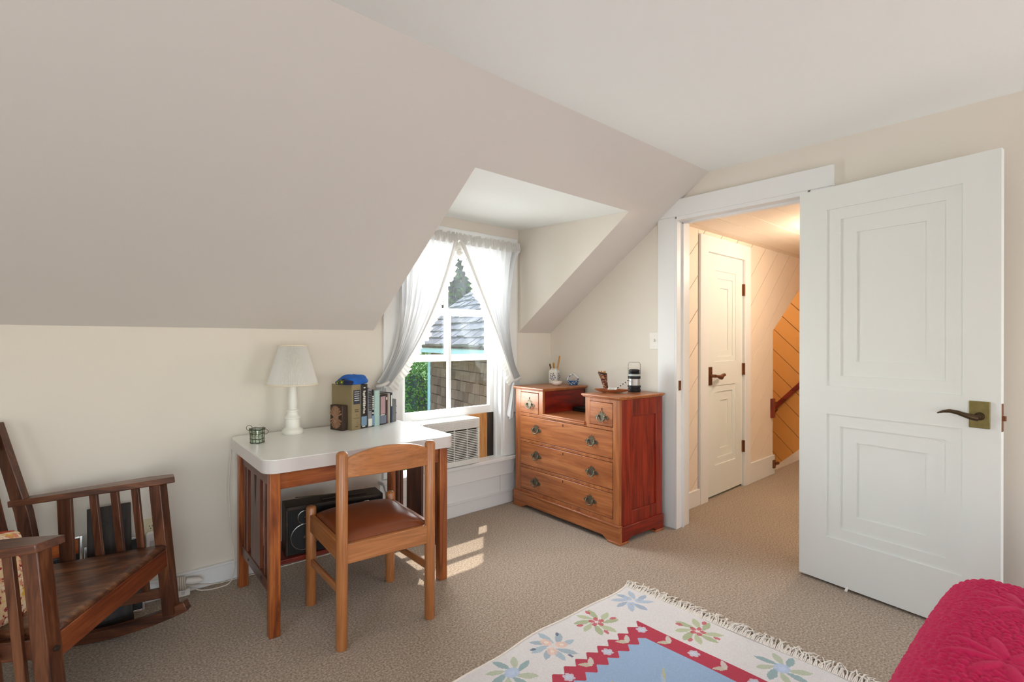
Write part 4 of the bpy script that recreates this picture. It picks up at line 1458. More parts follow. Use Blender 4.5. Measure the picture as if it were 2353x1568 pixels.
# ------------------------------------------------------------------ things on the dresser
T1 = .906
va = thing('brush_jar', 'square blue and white china jar on the dresser', 'jar', (2.985, 2.838, T1), R(20))
def sqprof(u, v):
    a = 2 * math.pi * u
    prof = [(.030, 0), (.036, .004), (.037, .02), (.038, .06), (.038, .095), (.034, .108), (.025, .114), (.025, .122)]
    k = v * (len(prof) - 1); i = min(int(k), len(prof) - 2); f_ = k - i
    r = prof[i][0] + (prof[i + 1][0] - prof[i][0]) * f_; z = prof[i][1] + (prof[i + 1][1] - prof[i][1]) * f_
    q = r / max(abs(math.cos(a)), abs(math.sin(a))) ** .7
    return (q * math.cos(a), q * math.sin(a), z)
mb = MB(); mb.grid(sqprof, 48, 28, closed_u=True); mb.lathe([(.001, .001), (.03, .001)], 24, caps=False); mb.build('body', M['pottery'], va, smooth=True)
for ang in (180, 270):
    mb = MB()
    for k in range(16):
        a = k * 2.4; r_ = .0065 * math.sqrt(k)
        y, z = r_ * math.cos(a), .058 + 1.25 * r_ * math.sin(a)
        mb.lathe([(.0046, 0), (.0035, .0012), (.0005, .0016)], 7)
        for p in mb.v[-21:]:
            p.x, p.y, p.z = (.0375 + p.z, y + p.x * .7, z + p.y * 1.4)
    Z = Matrix.Rotation(R(ang), 3, 'Z')
    for p in mb.v:
        p.x, p.y = (Z @ p).x, (Z @ p).y
    mb.build('painted_flower', cm('cobalt_paint', srgb(36, 48, 92), .3), va)
mb = MB(); mb.tube([(.027 * math.cos(a), .027 * math.sin(a), .112) for a in [i * math.pi / 12 for i in range(24)]], .002, 6, closed=True); mb.build('rim_band', cm('slate_blue_paint', srgb(90, 120, 150), .3), va, smooth=True)
for i, (lab, dx, dy, top, rr, mat) in enumerate((('tall flat wooden stick standing in the china jar', .008, -.014, .215, .007, PLY['Z']),
                                                ('brown rounded stick in the china jar', -.008, .012, .150, .006, M['copper']),
                                                ('short golden-tipped stick in the china jar', -.002, .002, .160, .007, cm('gold_stick', srgb(190, 140, 60), .4)))):
    st = thing('wooden_stick', lab, 'stick', (2.985 + dx * .4, 2.838 + dy * .4, T1 + .02), 0, 'sticks in the china jar')
    mb = MB(); mb.beam((0, 0, 0), (dx * 2.2, dy * 2.2, top - .02), rr * 1.0, rr * .8, (1, 0, 0), rr * 2.0, rr); mb.build('shaft', mat, st, bevel=.001)
    mb = MB(); mb.lathe([(rr * .6, -.004), (rr * 1.1, 0), (rr * .9, .006), (.001, .009)], 12, (dx * 2.2, dy * 2.2, top - .02)); mb.build('tip', mat, st, smooth=True)
sd = thing('shell_dish', 'small pinkish white shell dish in front of the china jar', 'dish', (2.885, 2.722, T1))
def dish(u, v):
    a = 2 * math.pi * u
    r = .042 * (.25 + .75 * math.sin(v * math.pi / 2)) * (1 + .04 * math.sin(6 * a))
    return (r * .85 * math.cos(a), r * 1.15 * math.sin(a), .001 + .03 * v ** 2)
mb = MB(); mb.grid(dish, 40, 12, closed_u=True); mb.grid(lambda u, v: tuple(Vector(dish(u, v)) * .93 + Vector((0, 0, .003))), 40, 12, closed_u=True)
mb.build('bowl', plain('shell_pink', srgb(236, 220, 208), .35, var=.06, scale=40), sd, smooth=True)
mb = MB(); mb.lathe([(.012, 0), (.012, .003)], 16); mb.build('foot_ring', M['pottery'], sd)
bk = thing('china_basket', 'small blue and white china basket with a looped handle', 'basket', (3.0, 2.655, T1), R(-40))
mb = MB(); mb.grid(lambda u, v: ((.030 + .012 * v) * 1.15 * math.cos(2 * math.pi * u), (.030 + .012 * v) * .8 * math.sin(2 * math.pi * u), .001 + .034 * v), 40, 8, closed_u=True)
mb.lathe([(.001, .002), (.028, .002)], 30, caps=False); mb.build('bowl', M['delft2'], bk, smooth=True)
mb = MB(); mb.tube([(-.045, 0, .03), (-.036, 0, .06), (-.015, 0, .082), (.01, 0, .082), (.034, 0, .06), (.046, 0, .034)], [.006, .005, .0045, .0045, .005, .006], 10); mb.build('handle', M['delft'], bk, smooth=True)
sh = thing('scallop_shell', 'greyish pink scallop shell lying in the china basket', 'shell', (3.0, 2.655, T1 + .012), R(-40))
mb = MB()
def scal(u, v):
    a = R(15 + 150 * u); r = .034 * v * (1 + .05 * math.sin(24 * u * math.pi))
    return (r * math.cos(a), .004 - .010 * math.sin(v * 2.2) * 1, .012 + r * math.sin(a) * 1.25)
mb.grid(scal, 60, 12); o = mb.build('shell_fan', plain('shell_grey', srgb(190, 178, 170), .5, var=.12, scale=60), sh, smooth=True)
sm = o.modifiers.new('thick', 'SOLIDIFY'); sm.thickness = .002
mb = MB(); mb.lathe([(.004, .008), (.007, .012), (.002, .016)], 10); mb.build('hinge', M['ivory'], sh, smooth=True)

ln = thing('camping_lantern', 'black and silver camping lantern with a wire bail on the dresser', 'lantern', (2.915, 2.03, T1))
ln.scale = (1.18, 1.18, .94)
mb = MB(); mb.lathe([(.034, 0), (.036, .004), (.036, .022), (.033, .025), (.033, .03), (.037, .033), (.037, .045), (.033, .048)], 28); mb.build('base', M['black'], ln, smooth=True)
mb = MB(); mb.lathe([(.033, .048), (.033, .094)], 28); mb.build('barrel', M['barrel'], ln, smooth=True)
mb = MB(); mb.lathe([(.034, .094), (.036, .096), (.036, .112), (.033, .114)], 28); mb.build('collar', M['black'], ln, smooth=True)
mb = MB(); mb.lathe([(.033, .114), (.035, .117), (.033, .124), (.029, .128)], 28); mb.build('ring', plain('grey_plastic', srgb(190, 196, 190), .4), ln, smooth=True)
mb = MB(); mb.lathe([(.027, .126), (.031, .130), (.031, .140), (.027, .143), (.030, .146), (.030, .156), (.024, .161), (.001, .163)], 28); mb.build('cap', M['black'], ln, smooth=True)
mb = MB()
for y in (-.004, .004):
    mb.tube([(-.034, y, .10), (-.034, y, .20), (-.028, y, .212), (.028, y, .212), (.034, y, .20), (.034, y, .10)], .0016, 6)
o = mb.build('bail', M['silver'], ln, smooth=True); o.rotation_euler = (0, 0, R(-48))

bo = thing('wicker_boot', 'brown woven wicker horn vase leaning on the dresser', 'vase', (2.925, 2.275, T1), R(-50))
prof = [(.015, .0), (.018, .02), (.020, .05), (.025, .08), (.029, .105), (.031, .115)]
def horn(u, v):
    a = 2 * math.pi * u
    k = v * (len(prof) - 1); i = min(int(k), len(prof) - 2); f_ = k - i
    r = prof[i][0] + (prof[i + 1][0] - prof[i][0]) * f_; z = prof[i][1] + (prof[i + 1][1] - prof[i][1]) * f_
    r *= 1 + .05 * math.sin(14 * a + 40 * v)
    return (r * math.cos(a) - .22 * z, r * math.sin(a), z + .12 * r * -math.cos(a) * (v > .95))
mb = MB(); mb.grid(horn, 56, 26, closed_u=True); mb.lathe([(.001, .001), (.015, .001)], 20, caps=False); mb.build('body', spotted('woven_cane', srgb(110, 52, 36), [srgb(206, 156, 112), srgb(60, 24, 18)], 90, .6, .5), bo, smooth=True)
mb = MB()
mb.tube([(.033 * math.cos(a) - .0255 - .006 * math.cos(a), .033 * math.sin(a), .112 - .004 * math.cos(a)) for a in [i * math.pi / 14 for i in range(28)]], .006, 8, closed=True)
mb.build('rim', plain('dark_rim', srgb(48, 18, 14), .5), bo, smooth=True)
for k in range(7):
    a = k * .9
    mb = MB(); mb.tube([(-.025 + .014 * math.cos(a), .014 * math.sin(a), .09), (-.027 + .02 * math.cos(a), .02 * math.sin(a), .118), (-.03 + .027 * math.cos(a), .027 * math.sin(a), .13)], [.004, .006, .002], 7)
    mb.build('shaving', PLY['Z'], bo, smooth=True, label='pale curl of raffia')

ty = thing('wooden_tray', 'shallow leaf-shaped wooden tray on the dresser top', 'tray', (2.735, 2.095, T1), R(-62))
def tray(u, v):
    a = 2 * math.pi * u
    rx = .105 * (1 + .22 * max(0, math.cos(a)) ** 6); ry = .052
    k = .35 + .65 * v
    return (rx * k * math.cos(a), ry * k * math.sin(a), .002 + .020 * v ** 2.2)
mb = MB(); mb.grid(tray, 56, 10, closed_u=True); mb.grid(lambda u, v: (tray(u, v)[0] * .96, tray(u, v)[1] * .93, tray(u, v)[2] + .003), 56, 10, closed_u=True)
mb.grid(lambda u, v: ((.105 * .36) * v * math.cos(2 * math.pi * u), .052 * .36 * v * math.sin(2 * math.pi * u), .004), 40, 2, closed_u=True)
mb.build('bowl', wood('tray_wood', srgb(150, 84, 50), srgb(180, 110, 70), srgb(200, 134, 92), 'X', rough=.45), ty, smooth=True)
mb = MB(); mb.lathe([(.03, 0), (.03, .004)], 24); mb.build('foot', CHR['X'], ty)
cdm = thing('paper_card', 'small white printed card resting on the wooden tray', 'card', (2.745, 2.085, T1 + .024), R(-62), rot=(R(24), 0, R(-70)))
mb = MB(); mb.box(-.03, .03, -.018, .018, 0, .001); mb.build('sheet', K1, cdm)
for k in range(3):
    mb = MB(); mb.box(-.022, .012 + .004 * k, .010 - .009 * k, .012 - .009 * k, .001, .0013); mb.build('printed_line', plain('grey_ink', (.3, .3, .3)), cdm)
tw = thing('twisted_cord', 'black and white twisted cord leaning on the lantern', 'cord', (2.775, 2.065, T1 + .026))
p0, p1 = Vector((0, 0, .004)), Vector((.105, -.012, .052))
for k in range(9):
    q0, q1 = p0.lerp(p1, k / 9), p0.lerp(p1, (k + 1) / 9)
    mb = MB(); mb.tube([q0, (q0 + q1) / 2 + Vector((0, 0, .001)), q1], [.0025, .0036, .0025], 8); mb.build('twist', M['black'] if k % 2 == 0 else M['plugwhite'], tw, smooth=True)
bx = thing('black_case', 'small flat black case on the sunken dresser ledge', 'case', (2.945, 2.47, .724), R(87))
mb = MB(); mb.box(-.09, .09, -.06, .06, 0, .02); mb.build('body', M['black'], bx, bevel=.004)
mb = MB(); mb.box(-.088, .088, -.058, .058, .02, .032); mb.build('lid', M['black'], bx, bevel=.004)

# ------------------------------------------------------------------ rocking chair
TH, RR = R(5.5), 1.1
def tilt(p):
    zr = p.z - RR
    return Vector((p.x * math.cos(TH) - zr * math.sin(TH), p.y * 1.13, p.x * math.sin(TH) + zr * math.cos(TH) + RR))
rk = thing('rocking_chair', 'dark walnut slatted rocking chair facing into the room', 'rocking chair', (-.121, 2.519, 0), math.atan2(-.543, .84))
def TB():
    return MB(tilt)
for s in (-1, 1):
    b = TB(); b.beam((.262, s * .300, .05), (.262, s * .300, .607), .052, .044, (1, 0, 0)); b.build('front_leg', ROC['Z'], rk, bevel=.003)
    b = TB(); b.polybeam([(-.17, s * .24, .04), (-.185, s * .24, .40), (-.20, s * .24, .58), (-.262, s * .235, .945)], [.03] * 4, [.05, .05, .05, .038])
    b.build('back_post', ROC['Z'], rk, bevel=.003)
    b = TB()
    arm = [(-.235, .215), (-.235, .262), (-.17, .277), (.20, .355), (.30, .350), (.335, .290), (.20, .262)]
    b.prism([(x, s * y) for x, y in arm], 'xy', .607, .632); b.build('arm', ROC['X'], rk, bevel=.003)
    for x, w in ((.18, .028), (.106, .028), (.032, .028), (-.078, .052)):
        f_ = (x + .2) / .46
        y = s * (.248 + .05 * f_)
        b = TB(); b.beam((x - (.0 if w < .04 else .012), y, .16), (x + (0 if w < .04 else .012), y, .607), .014, w, (1, 0, 0)); b.build('arm_slat', ROC['Z'], rk, bevel=.002)
    b = TB(); b.beam((-.185, s * .242, .145), (.262, s * .298, .145), .02, .04, (0, 0, 1)); b.build('lower_rail', ROC['X'], rk, bevel=.002)
    b = TB(); b.beam((-.185, s * .232, .30), (.262, s * .286, .30), .018, .06, (0, 0, 1)); b.build('seat_rail', ROC['X'], rk, bevel=.002)
    # rocker runner
    b = TB(); n = 24; vv = []; ff = []
    for i in range(n + 1):
        a = R(-22 + 39.5 * i / n)
        for rr_ in (RR, RR - .042):
            for dy in (-.017, .017):
                f_ = (RR * math.sin(a) + .2) / .46
                vv.append((rr_ * math.sin(a), s * (.25 + .05 * max(-.6, min(1.2, f_))) + dy, RR - rr_ * math.cos(a)))
    for i in range(n):
        k = 4 * i
        ff += [(k, k + 4, k + 5, k + 1), (k + 2, k + 3, k + 7, k + 6), (k, k + 2, k + 6, k + 4), (k + 1, k + 5, k + 7, k + 3)]
    ff += [(0, 1, 3, 2), (4 * n, 4 * n + 2, 4 * n + 3, 4 * n + 1)]
    b.add(vv, ff); b.build('rocker', ROC['X'], rk, bevel=.003)
# seat plank, slightly dished, with a rolled front
def seatp(u, v):
    x = -.215 + .50 * v
    hw_ = .228 + .05 * v
    y = (u - .5) * 2 * hw_
    z = .352 - .012 * math.sin(math.pi * v) * (1 - (2 * u - 1) ** 4) + .004 * v - (.010 if v > .97 else 0)
    return (x, y, z)
b = TB(); b.grid(seatp, 24, 30)
o = b.build('seat', ROS['X'], rk, smooth=True)
so = o.modifiers.new('thick', 'SOLIDIFY'); so.thickness = .02; so.offset = -1 if o.data.polygons[0].normal.z > 0 else 1
b = TB(); b.box(.258, .282, -.275, .275, .262, .335); b.build('front_apron', wood('rocker_apron', srgb(88, 36, 16), srgb(128, 62, 30), srgb(156, 86, 46), 'Y', rough=.36), rk, bevel=.003)
b = TB(); b.box(-.195, -.175, -.225, .225, .12, .15); b.build('stretcher', ROC['Y'], rk, bevel=.002)
b = TB(); b.box(-.255, -.235, -.215, .215, .835, .925); b.build('crest_rail', ROC['Y'], rk, bevel=.004)
b = TB(); b.box(-.205, -.185, -.225, .225, .375, .42); b.build('back_rail', ROC['Y'], rk, bevel=.003)
for k in range(5):
    y = -.15 + .075 * k
    b = TB(); b.beam((-.197, y, .415), (-.246, y, .84), .046, .012, (1, 0, 0)); b.build('back_slat', ROC['Z'], rk, bevel=.002)
b = TB(); b.cyl((.285, -.30, .30), (.292, -.30, .30), .008, n=12); b.build('peg', DKW['X'], rk)

# floral cushion on the rocking chair, leaning on its near arm
def pillow(hx, hy, hz, pinch=.5):
    def fn(u, v):
        a = 2 * math.pi * u; b_ = math.pi * (v - .5)
        cx, sx = math.cos(a), math.sin(a)
        m_ = max(abs(cx), abs(sx)); k = (1 / m_) ** .75
        ww = math.cos(b_) ** .55 if math.cos(b_) > 0 else 0
        return (hx * k * ww * cx, hy * k * ww * sx, hz * math.sin(b_) * (1 - .15 * abs(cx * sx)))
    return fn
cu = thing('floral_cushion', 'yellow and red floral cushion on the rocking chair', 'cushion', (-.175, 2.31, .47), rot=(R(72), R(8), R(57)))
mb = MB(); mb.grid(pillow(.175, .155, .062), 64, 32, closed_u=True); mb.build('pillow', M['floral'], cu, smooth=True)
mb = MB(); pts = []
for i in range(64):
    a = 2 * math.pi * i / 64; m_ = max(abs(math.cos(a)), abs(math.sin(a))); k = (1 / m_) ** .75
    pts.append((.176 * k * math.cos(a), .156 * k * math.sin(a), 0))
mb.tube(pts, .005, 6, closed=True); mb.build('piping', M['redcloth'], cu, smooth=True)

# ------------------------------------------------------------------ leaning boards and frames behind the rocker
lb = thing('leaning_board', 'tall dark brown wooden panel leaning on the wall behind the rocking chair', 'board', (.10, 2.815, 0), rot=(R(-11), 0, R(1)))
mb = MB(); mb.box(0, .155, 0, .02, 0, .515); mb.build('panel', DKW['Z'], lb, bevel=.003)
mb = MB(); mb.box(-.002, .157, -.004, .024, 0, .03); mb.build('foot_rail', DKW['X'], lb, bevel=.002)
mb = MB(); mb.box(.02, .135, -.003, 0, .44, .445); mb.box(.02, .025, -.003, 0, .06, .44); mb.box(.13, .135, -.003, 0, .06, .44); mb.build('bead', DKW['Z'], lb)
def picture_frame(label, x0, w, h, y, rx, art, artmat):
    t = thing('picture_frame', label, 'picture frame', (x0, y, 0), rot=(rx, 0, 0), group=None)
    mb = MB(); b_ = .010
    mb.box(0, b_, 0, .018, 0, h); mb.box(w - b_, w, 0, .018, 0, h); mb.box(b_, w - b_, 0, .018, 0, b_); mb.box(b_, w - b_, 0, .018, h - b_, h)
    mb.build('frame', M['silverframe'], t, bevel=.0015)
    mb = MB(); mb.box(b_, w - b_, .008, .014, b_, h - b_); mb.build('mat_board', M['matboard'], t)
    for nm, a0, a1, z0, z1, mt in art:
        mb = MB(); mb.box(a0, a1, .0065, .008, z0, z1); mb.build(nm, mt, t)
    return t
picture_frame('silver framed dark picture leaning on the wall behind the rocking chair', .09, .215, .335, 2.895, R(-9), [('print', .12, .195, .095, .135, plain('print_pale', srgb(180, 190, 200), .3))], None)
picture_frame('wide silver framed orange picture leaning behind the rocking chair', -.37, .455, .385, 2.918, R(-6), [('print', .014, .441, .31, .372, M['orangeart']), ('inner_border', .014, .416, .30, .308, M['silverframe'])], None)

# ------------------------------------------------------------------ outlet, adapter and cords
ot = thing('wall_outlet', 'ivory duplex wall outlet above the baseboard', 'outlet', (.335, YW, .335))
mb = MB(); mb.box(-.037, .037, -.006, 0, -.062, .062); mb.build('plate', M['ivory'], ot, bevel=.002)
for z in (-.022, .022):
    mb = MB(); mb.lathe([(.017, 0), (.0165, .0025), (.001, .003)], 20)
    for p in mb.v:
        p.y, p.z = -.006 - p.z, p.y + z
    r_ = mb.build('receptacle', M['ivory'], ot)
    for x in (-.006, .006):
        mb = MB(); mb.box(x - .0012, x + .0012, -.0096, -.0088, z, z + .008); mb.build('slot', M['gap'], r_)
    mb = MB(); mb.cyl((0, -.0096, z - .007), (0, -.0088, z - .007), .0025, n=8); mb.build('slot', M['gap'], r_)
ad = thing('plug_adapter', 'white plug-in adapter in the lower socket of the wall outlet', 'adapter', (.342, YW - .0095, .285))
mb = MB(); mb.prism(rounded(.028, .052, .012), 'xz', -.032, -.0); mb.build('body', M['plugwhite'], ad, bevel=.004)
mb = MB(); mb.prism(rounded(.014, .014, .003), 'xz', -.0335, -.032); mb.build('printed_mark', plain('pale_grey_print', srgb(206, 200, 194)), ad)
ps = thing('power_strip', 'white extension block lying by the baseboard', 'power strip', (.43, 2.945, .0), R(-4))
mb = MB(); mb.box(-.06, .06, -.025, .014, 0, .035); mb.build('body', M['plugwhite'], ps, bevel=.005)
for x in (-.03, 0, .03):
    mb = MB(); mb.box(x - .008, x + .008, -.0258, -.025, .01, .026); mb.build('socket', M['lamedge'], ps)
co = thing('cord_bundle', 'wound bundle of white extension cord leaning on the baseboard', 'cord', (.425, 2.922, .075), R(-10))
mb = MB()
pts = []
for i in range(150):
    a = i / 150 * 11 * 2 * math.pi
    pts.append((-.05 + .095 * i / 150, .022 * math.cos(a) + .006, .030 * math.sin(a) - .012 * i / 150))
mb.tube(pts, .0042, 6); mb.build('coil', M['cord'], co, smooth=True)
mb = MB(); mb.tube([(.045, .0, -.0), (.07, .0, -.006), (.10, .002, -.010), (.115, .004, -.014)], [.014, .017, .015, .004], 10); mb.build('plug', M['plugwhite'], co, smooth=True)
def cord(label, pts, r=.0028):
    from mathutils import geometry
    p = [Vector(q) for q in pts]
    out = []
    for i in range(len(p) - 1):
        a, b_, c, d = p[max(i - 1, 0)], p[i], p[i + 1], p[min(i + 2, len(p) - 1)]
        for k in range(8):
            s = k / 8
            out.append(.5 * ((2 * b_) + (c - a) * s + (2 * a - 5 * b_ + 4 * c - d) * s * s + (3 * b_ - a - 3 * c + d) * s ** 3))
    out.append(p[-1])
    mb = MB(); mb.tube([q - p[0] for q in out], r, 7)
    o = mb.build('white_cable', M['cord'], smooth=True)
    o.location = p[0]
    return tag(o, label, 'cord')
cord('white lamp cord hanging down the back leg of the desk to the floor', [(.672, 2.93, .70), (.655, 2.905, .5), (.66, 2.88, .28), (.672, 2.865, .12), (.655, 2.872, .03), (.60, 2.90, .005), (.54, 2.925, .004), (.505, 2.932, .02), (.47, 2.927, .028)])
cord('white cord lying along the baseboard under the desk', [(.475, 2.935, .045), (.52, 2.945, .03), (.60, 2.95, .008), (.70, 2.948, .004), (.95, 2.94, .004), (1.3, 2.93, .004)])
mb = MB()
cb_ = thing('cable_box', 'small white cable box on the baseboard behind the dresser', 'box', (2.70, YW - .024, .03))
mb = MB(); mb.box(-.02, .025, -.02, 0, 0, .06); mb.build('body', M['plugwhite'], cb_, bevel=.002)
mb = MB(); mb.cyl((0, -.022, .04), (0, -.02, .04), .004, n=8); mb.build('screw', M['gap'], cb_)

# ------------------------------------------------------------------ rug
def ell(a, b, ca, cb, la, lb_, th):
    da, db = a - ca, b - cb
    c_, s_ = np.cos(th), np.sin(th)
    return ((da * c_ + db * s_) / la) ** 2 + ((-da * s_ + db * c_) / lb_) ** 2 < 1
def leaf(a, b, ca, cb, la, lb_, th):
    da, db = a - ca, b - cb
    c_, s_ = np.cos(th), np.sin(th)
    p_, q_ = (da * c_ + db * s_) / la, (-da * s_ + db * c_) / lb_
    return (np.abs(p_) < 1) & (np.abs(q_) < (1 - p_ * p_) * (1 + .25 * p_))
RL, RW, CELL = 1.95, 1.24, .004
na, nb = int(RL / CELL), int(RW / CELL)
A, B = np.meshgrid((np.arange(na) + .5) * CELL, (np.arange(nb) + .5) * CELL)
lin = lambda *c: np.array(srgb(*c))
colr = np.zeros((nb, na, 3)); colr[:] = lin(222, 218, 216)
zig = .030 * np.abs(((A / .068) % 1) * 2 - 1)
zig2 = .030 * np.abs((((A + .034) / .068) % 1) * 2 - 1)
red = (A > .232) & (A < RL - .232) & (B > .222 + zig) & (B < RW - .222 - zig)
colr[red] = lin(184, 70, 87)
blue = (A > .315) & (A < RL - .315) & (B > .30 + zig2) & (B < RW - .30 - zig2)
colr[blue] = lin(156, 182, 212)
def paint(mask, c):
    colr[mask] = .8 * lin(*c) + .2 * colr[mask]
def flower(ca, cb, kind, rot=0.0):
    P = {'blue': ((168, 186, 204), (150, 168, 190), (206, 170, 130)), 'red': ((160, 174, 126), (178, 190, 146), (196, 60, 80)),
         'peach': ((160, 184, 196), (150, 172, 184), (230, 196, 180)), 'mint': ((130, 164, 166), (178, 190, 160), (176, 196, 222))}[kind]
    for k, (an, ln_, wd) in enumerate(((.5, .075, .013), (1.2, .080, .014), (2.2, .075, .012), (2.9, .07, .013), (3.8, .078, .013), (4.6, .07, .012), (5.3, .08, .014), (6.0, .07, .012))):
        th = an + rot
        paint(leaf(A, B, ca + .060 * np.cos(th), cb + .060 * np.sin(th), ln_ * .58, wd * 1.15, th + .25), P[k % 2])
    if kind == 'red':
        for k in range(5):
            th = k * 1.257 + rot
            paint(ell(A, B, ca + .022 * np.cos(th), cb + .022 * np.sin(th), .014, .011, th), P[2])
        for k in range(4):
            th = k * 1.57 + .9 + rot
            paint(ell(A, B, ca + .082 * np.cos(th), cb + .082 * np.sin(th), .016, .009, th), P[2])
        paint(ell(A, B, ca, cb, .010, .010, 0), (232, 214, 206))
    elif kind == 'peach':
        for k in range(3):
            th = k * 2.1 + rot
            paint(ell(A, B, ca + .036 * np.cos(th), cb + .036 * np.sin(th), .026, .022, th), P[2])
            paint(ell(A, B, ca + .036 * np.cos(th), cb + .036 * np.sin(th), .009, .008, th), (236, 222, 206))
        for k in range(3):
            th = k * 2.1 + 1 + rot
            paint(ell(A, B, ca + .088 * np.cos(th), cb + .088 * np.sin(th), .013, .007, th), (70, 92, 120))
    elif kind == 'blue':
        for k in range(3):
            th = k * 2.1 + .4 + rot
            paint(ell(A, B, ca + .034 * np.cos(th), cb + .034 * np.sin(th), .024, .020, th), (172, 194, 218))
            paint(ell(A, B, ca + .034 * np.cos(th), cb + .034 * np.sin(th), .007, .006, th), P[2])
    else:
        paint(ell(A, B, ca, cb, .032, .028, 0), P[2]); paint(ell(A, B, ca, cb, .012, .011, 0), (196, 208, 232))
seq = ['blue', 'red', 'peach', 'mint', 'red', 'blue', 'peach', 'mint']
for i, ca in enumerate((.105, .37, .645, .885, 1.15, 1.42, 1.69, 1.86)):
    flower(ca, .108, seq[i], .3 * i)
    flower(ca, RW - .108, seq[(i + 3) % 8], .5 * i)
for i, cb_v in enumerate((.445, .785)):
    flower(.112, cb_v, ['red', 'mint'][i], .8)
    flower(RL - .112, cb_v, ['mint', 'red'][i], .4)
def small(ca, cb, k):
    if k % 2 == 0:
        for j in range(6):
            th = j * 1.047
            paint(ell(A, B, ca + .013 * np.cos(th), cb + .013 * np.sin(th), .011, .009, th), (206, 208, 220))
        paint(ell(A, B, ca, cb, .012, .012, 0), (196, 206, 222))
    else:
        paint(leaf(A, B, ca - .016, cb - .004, .030, .012, .7), (214, 214, 206)); paint(leaf(A, B, ca + .016, cb - .004, .030, .012, 2.4), (202, 206, 182))
k = 0
ca = .275
while ca < RL - .25:
    small(ca, .275, k); small(ca, RW - .275, k + 1); ca += .118; k += 1
cb_v = .395; k = 1
while cb_v < RW - .35:
    small(.273, cb_v, k); small(RL - .273, cb_v, k); cb_v += .118; k += 1
for (ca, cb, th) in ((.50, .52, .6), (.62, .46, 2.0), (.45, .72, 1.2), (.80, .60, 2.6), (1.05, .5, .4), (1.3, .7, 1.4), (1.5, .55, 2.2), (.7, .85, .2)):
    paint(ell(A, B, ca, cb, .075, .006, th), (196, 190, 128)); paint(ell(A, B, ca + .02, cb + .012, .06, .008, th + .12), (176, 196, 216))
colr *= (1 + .05 * np.random.RandomState(1).uniform(-1, 1, (nb, na, 1)))
colr = np.clip(colr, 0, 1)
rg = thing('area_rug', 'flat woven floral rug with a blue centre and red zigzag border', 'rug', (2.153, 1.552, 0), R(1.0))
vx = np.arange(na + 1) * CELL; vy = np.arange(nb + 1) * CELL
VX, VY = np.meshgrid(vx, vy)
wob = .010 * np.sin(VX * 7 + .6) * np.exp(-VY / .25) + .004 * np.sin(VX * 17)* np.exp(-VY / .1)
VZ = .006 + .003 * np.sin(VX * 9 + VY * 4) * np.sin(VY * 7) + .004 * np.exp(-((VX - .12) ** 2 + (VY - .22) ** 2) / .006)
verts = np.stack([-VX, -(VY + wob), VZ], -1).reshape(-1, 3)
ii = np.arange(nb * (na + 1)).reshape(nb, na + 1)[:, :-1].reshape(-1)
faces = np.stack([ii, ii + na + 1, ii + na + 2, ii + 1], 1)
me = bpy.data.meshes.new('pile')
me.from_pydata(verts.tolist(), [], faces.tolist())
at = me.color_attributes.new('col', 'FLOAT_COLOR', 'CORNER')
cc = np.repeat(colr.reshape(-1, 3), 4, axis=0)
at.data.foreach_set('color', np.concatenate([cc, np.ones((len(cc), 1))], 1).astype(np.float32).reshape(-1))
me.materials.append(M['rug'])
o = bpy.data.objects.new('weave', me); COL.objects.link(o); o.parent = rg
mb = MB(); mb.tube([(-x, -(.010 * math.sin(x * 7 + .6) + .004 * math.sin(17 * x)) + .002, .005) for x in [i * RL / 60 for i in range(61)]], .005, 6); mb.build('selvedge', M['fringe'], rg, smooth=True)
rf = random.Random(11)
mb = MB()
y = .0
while y > -RW:
    l_ = rf.uniform(.055, .10); dy = rf.uniform(-.04, .04)
    z0 = .006
    mb.tube([(-.004, y, z0), (l_ * .15, y + dy * .05, z0 + .006), (l_ * .35, y + dy * .2, rf.uniform(.008, .024)), (l_ * .75, y + dy * .8, rf.uniform(.004, .018)), (l_ * .9, y + dy * 1.05, .006), (l_, y + dy * 1.2, .003)], [.0024, .0026, .0026, .0022, .0016, .0008], 5)
    y -= rf.uniform(.0035, .0065)
o = mb.build('fringe', M['fringe'], rg, smooth=True); o['kind'] = 'stuff'

# ------------------------------------------------------------------ bed
bd = thing('bed', 'bed under a puckered magenta quilt beside the open door', 'bed', (1.30, -.76, 0))
bx0, bx1, by0, by1, ztop, rq = .60, 1.995, -1.80, .268, .605, .11
cxm, cym = 1.30, -.76
step = .0042
gx = np.concatenate([np.arange(bx0 - .42, 1.0, .02), np.arange(1.0, bx1 + .42 + step, step)])
gy = np.concatenate([np.arange(by0, -.5, .02), np.arange(-.5, by1 + .42 + step, step)])
GX, GY = np.meshgrid(gx, gy)
px = np.clip(GX, bx0 + rq, bx1 - rq); py = np.clip(GY, -9, by1 - rq)
qx, qy = GX - px, GY - py
s_ = np.hypot(qx, qy); sd_ = np.where(s_ > 1e-6, s_, 1)
ux, uy = qx / sd_, qy / sd_
ang = np.minimum(s_ / rq, math.pi / 2)
hor = rq * np.sin(ang); drop = rq * (1 - np.cos(ang)) + np.maximum(0, s_ - rq * math.pi / 2)
hor = hor + .012 * np.maximum(0, s_ - rq * math.pi / 2)
nrm = np.stack([ux * np.sin(ang), uy * np.sin(ang), np.cos(ang)], -1)
crown = .02 * (1 - ((GX - cxm) / .75) ** 2).clip(0, 1)
PX, PY, PZ = px + ux * hor, py + uy * hor, ztop - drop + crown - .018 * np.exp(-((GX - bx1) ** 2) / .08)
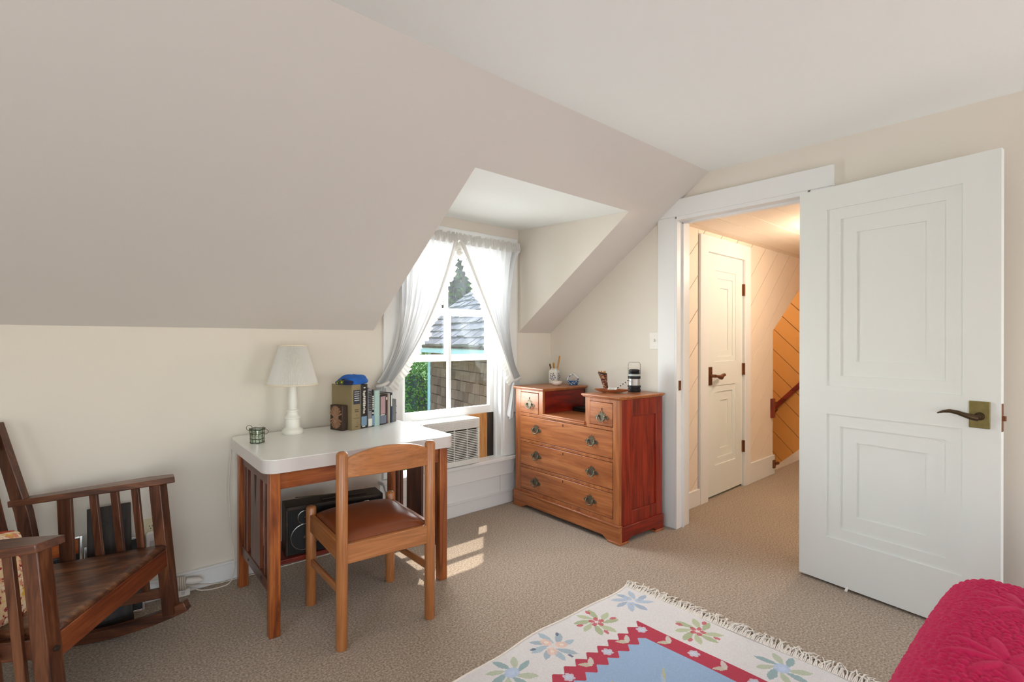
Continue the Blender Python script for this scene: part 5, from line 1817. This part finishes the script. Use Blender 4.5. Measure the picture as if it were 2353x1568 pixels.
# puckered quilting: cells between stitch lines
sp = .0165
rs = np.random.RandomState(3)
ncx, ncy = int((gx[-1] - gx[0]) / sp) + 4, int((gy[-1] - gy[0]) / sp) + 4
JX, JY = rs.uniform(.1, .9, (ncy, ncx)), rs.uniform(.1, .9, (ncy, ncx))
U, V = (GX - gx[0]) / sp + 1, (GY - gy[0]) / sp + 1
iu, iv = U.astype(int), V.astype(int)
f1 = np.full(GX.shape, 9.0); f2 = np.full(GX.shape, 9.0)
for dj in (-1, 0, 1):
    for di in (-1, 0, 1):
        cx_, cy_ = np.clip(iu + di, 0, ncx - 1), np.clip(iv + dj, 0, ncy - 1)
        d_ = np.hypot(U - cx_ - JX[cy_, cx_], V - cy_ - JY[cy_, cx_])
        f2 = np.where(d_ < f1, f1, np.minimum(f2, d_)); f1 = np.minimum(f1, d_)
hgt = .0065 * np.clip((f2 - f1) / .7, 0, 1) ** .55
for mx_ in np.arange(bx0 + .1, bx1 + .3, .34):
    for k_, my_ in enumerate(np.arange(by0 + .1, by1 + .3, .30)):
        ox = mx_ + (.17 if k_ % 2 else 0)
        for pe in range(8):
            th = pe * math.pi / 4 + .3
            da = (GX - ox) * np.cos(th) + (GY - my_) * np.sin(th); db = -(GX - ox) * np.sin(th) + (GY - my_) * np.cos(th)
            e_ = ((da - .055) / .05) ** 2 + (db / .014) ** 2
            hgt = np.where(e_ < 1, .0075 * np.sqrt(np.clip(1 - e_, 0, 1)), hgt)
PX = PX + nrm[..., 0] * hgt; PY = PY + nrm[..., 1] * hgt; PZ = PZ + nrm[..., 2] * hgt
PZ = np.maximum(PZ, .12)
V3 = np.stack([PX - cxm, PY - cym, PZ], -1).reshape(-1, 3)
nw = len(gx); nh = len(gy)
ii = np.arange((nh - 1) * nw).reshape(nh - 1, nw)[:, :-1].reshape(-1)
fc = np.stack([ii, ii + 1, ii + nw + 1, ii + nw], 1)
me = bpy.data.meshes.new('quilt'); me.from_pydata(V3.tolist(), [], fc.tolist())
me.materials.append(M['quilt'])
me.polygons.foreach_set('use_smooth', [True] * len(me.polygons))
o = bpy.data.objects.new('quilt', me); COL.objects.link(o); o.parent = bd; o['label'] = 'magenta puckered quilt'
mb = MB(); mb.box(bx0 + .03 - cxm, bx1 - .03 - cxm, by0 - cym, by1 - .03 - cym, .36, .57); mb.build('mattress', M['mattress'], bd, bevel=.03)
mb = MB(); mb.box(bx0 + .03 - cxm, bx1 - .03 - cxm, by0 - cym, by1 - .03 - cym, .2, .36); mb.build('box_spring', M['mattress'], bd, bevel=.01)
for x in (bx0 + .08, bx1 - .08):
    for y_ in (by0 + .08, by1 - .1):
        mb = MB(); mb.cyl((x - cxm, y_ - cym, 0), (x - cxm, y_ - cym, .2), .025, n=14); mb.build('leg', DKW['Z'], bd)
mb = MB(); mb.box(bx0 - cxm, bx1 - cxm, by0 - .05 - cym, by0 - cym, .1, 1.05); mb.build('headboard', DES['X'], bd, bevel=.01)
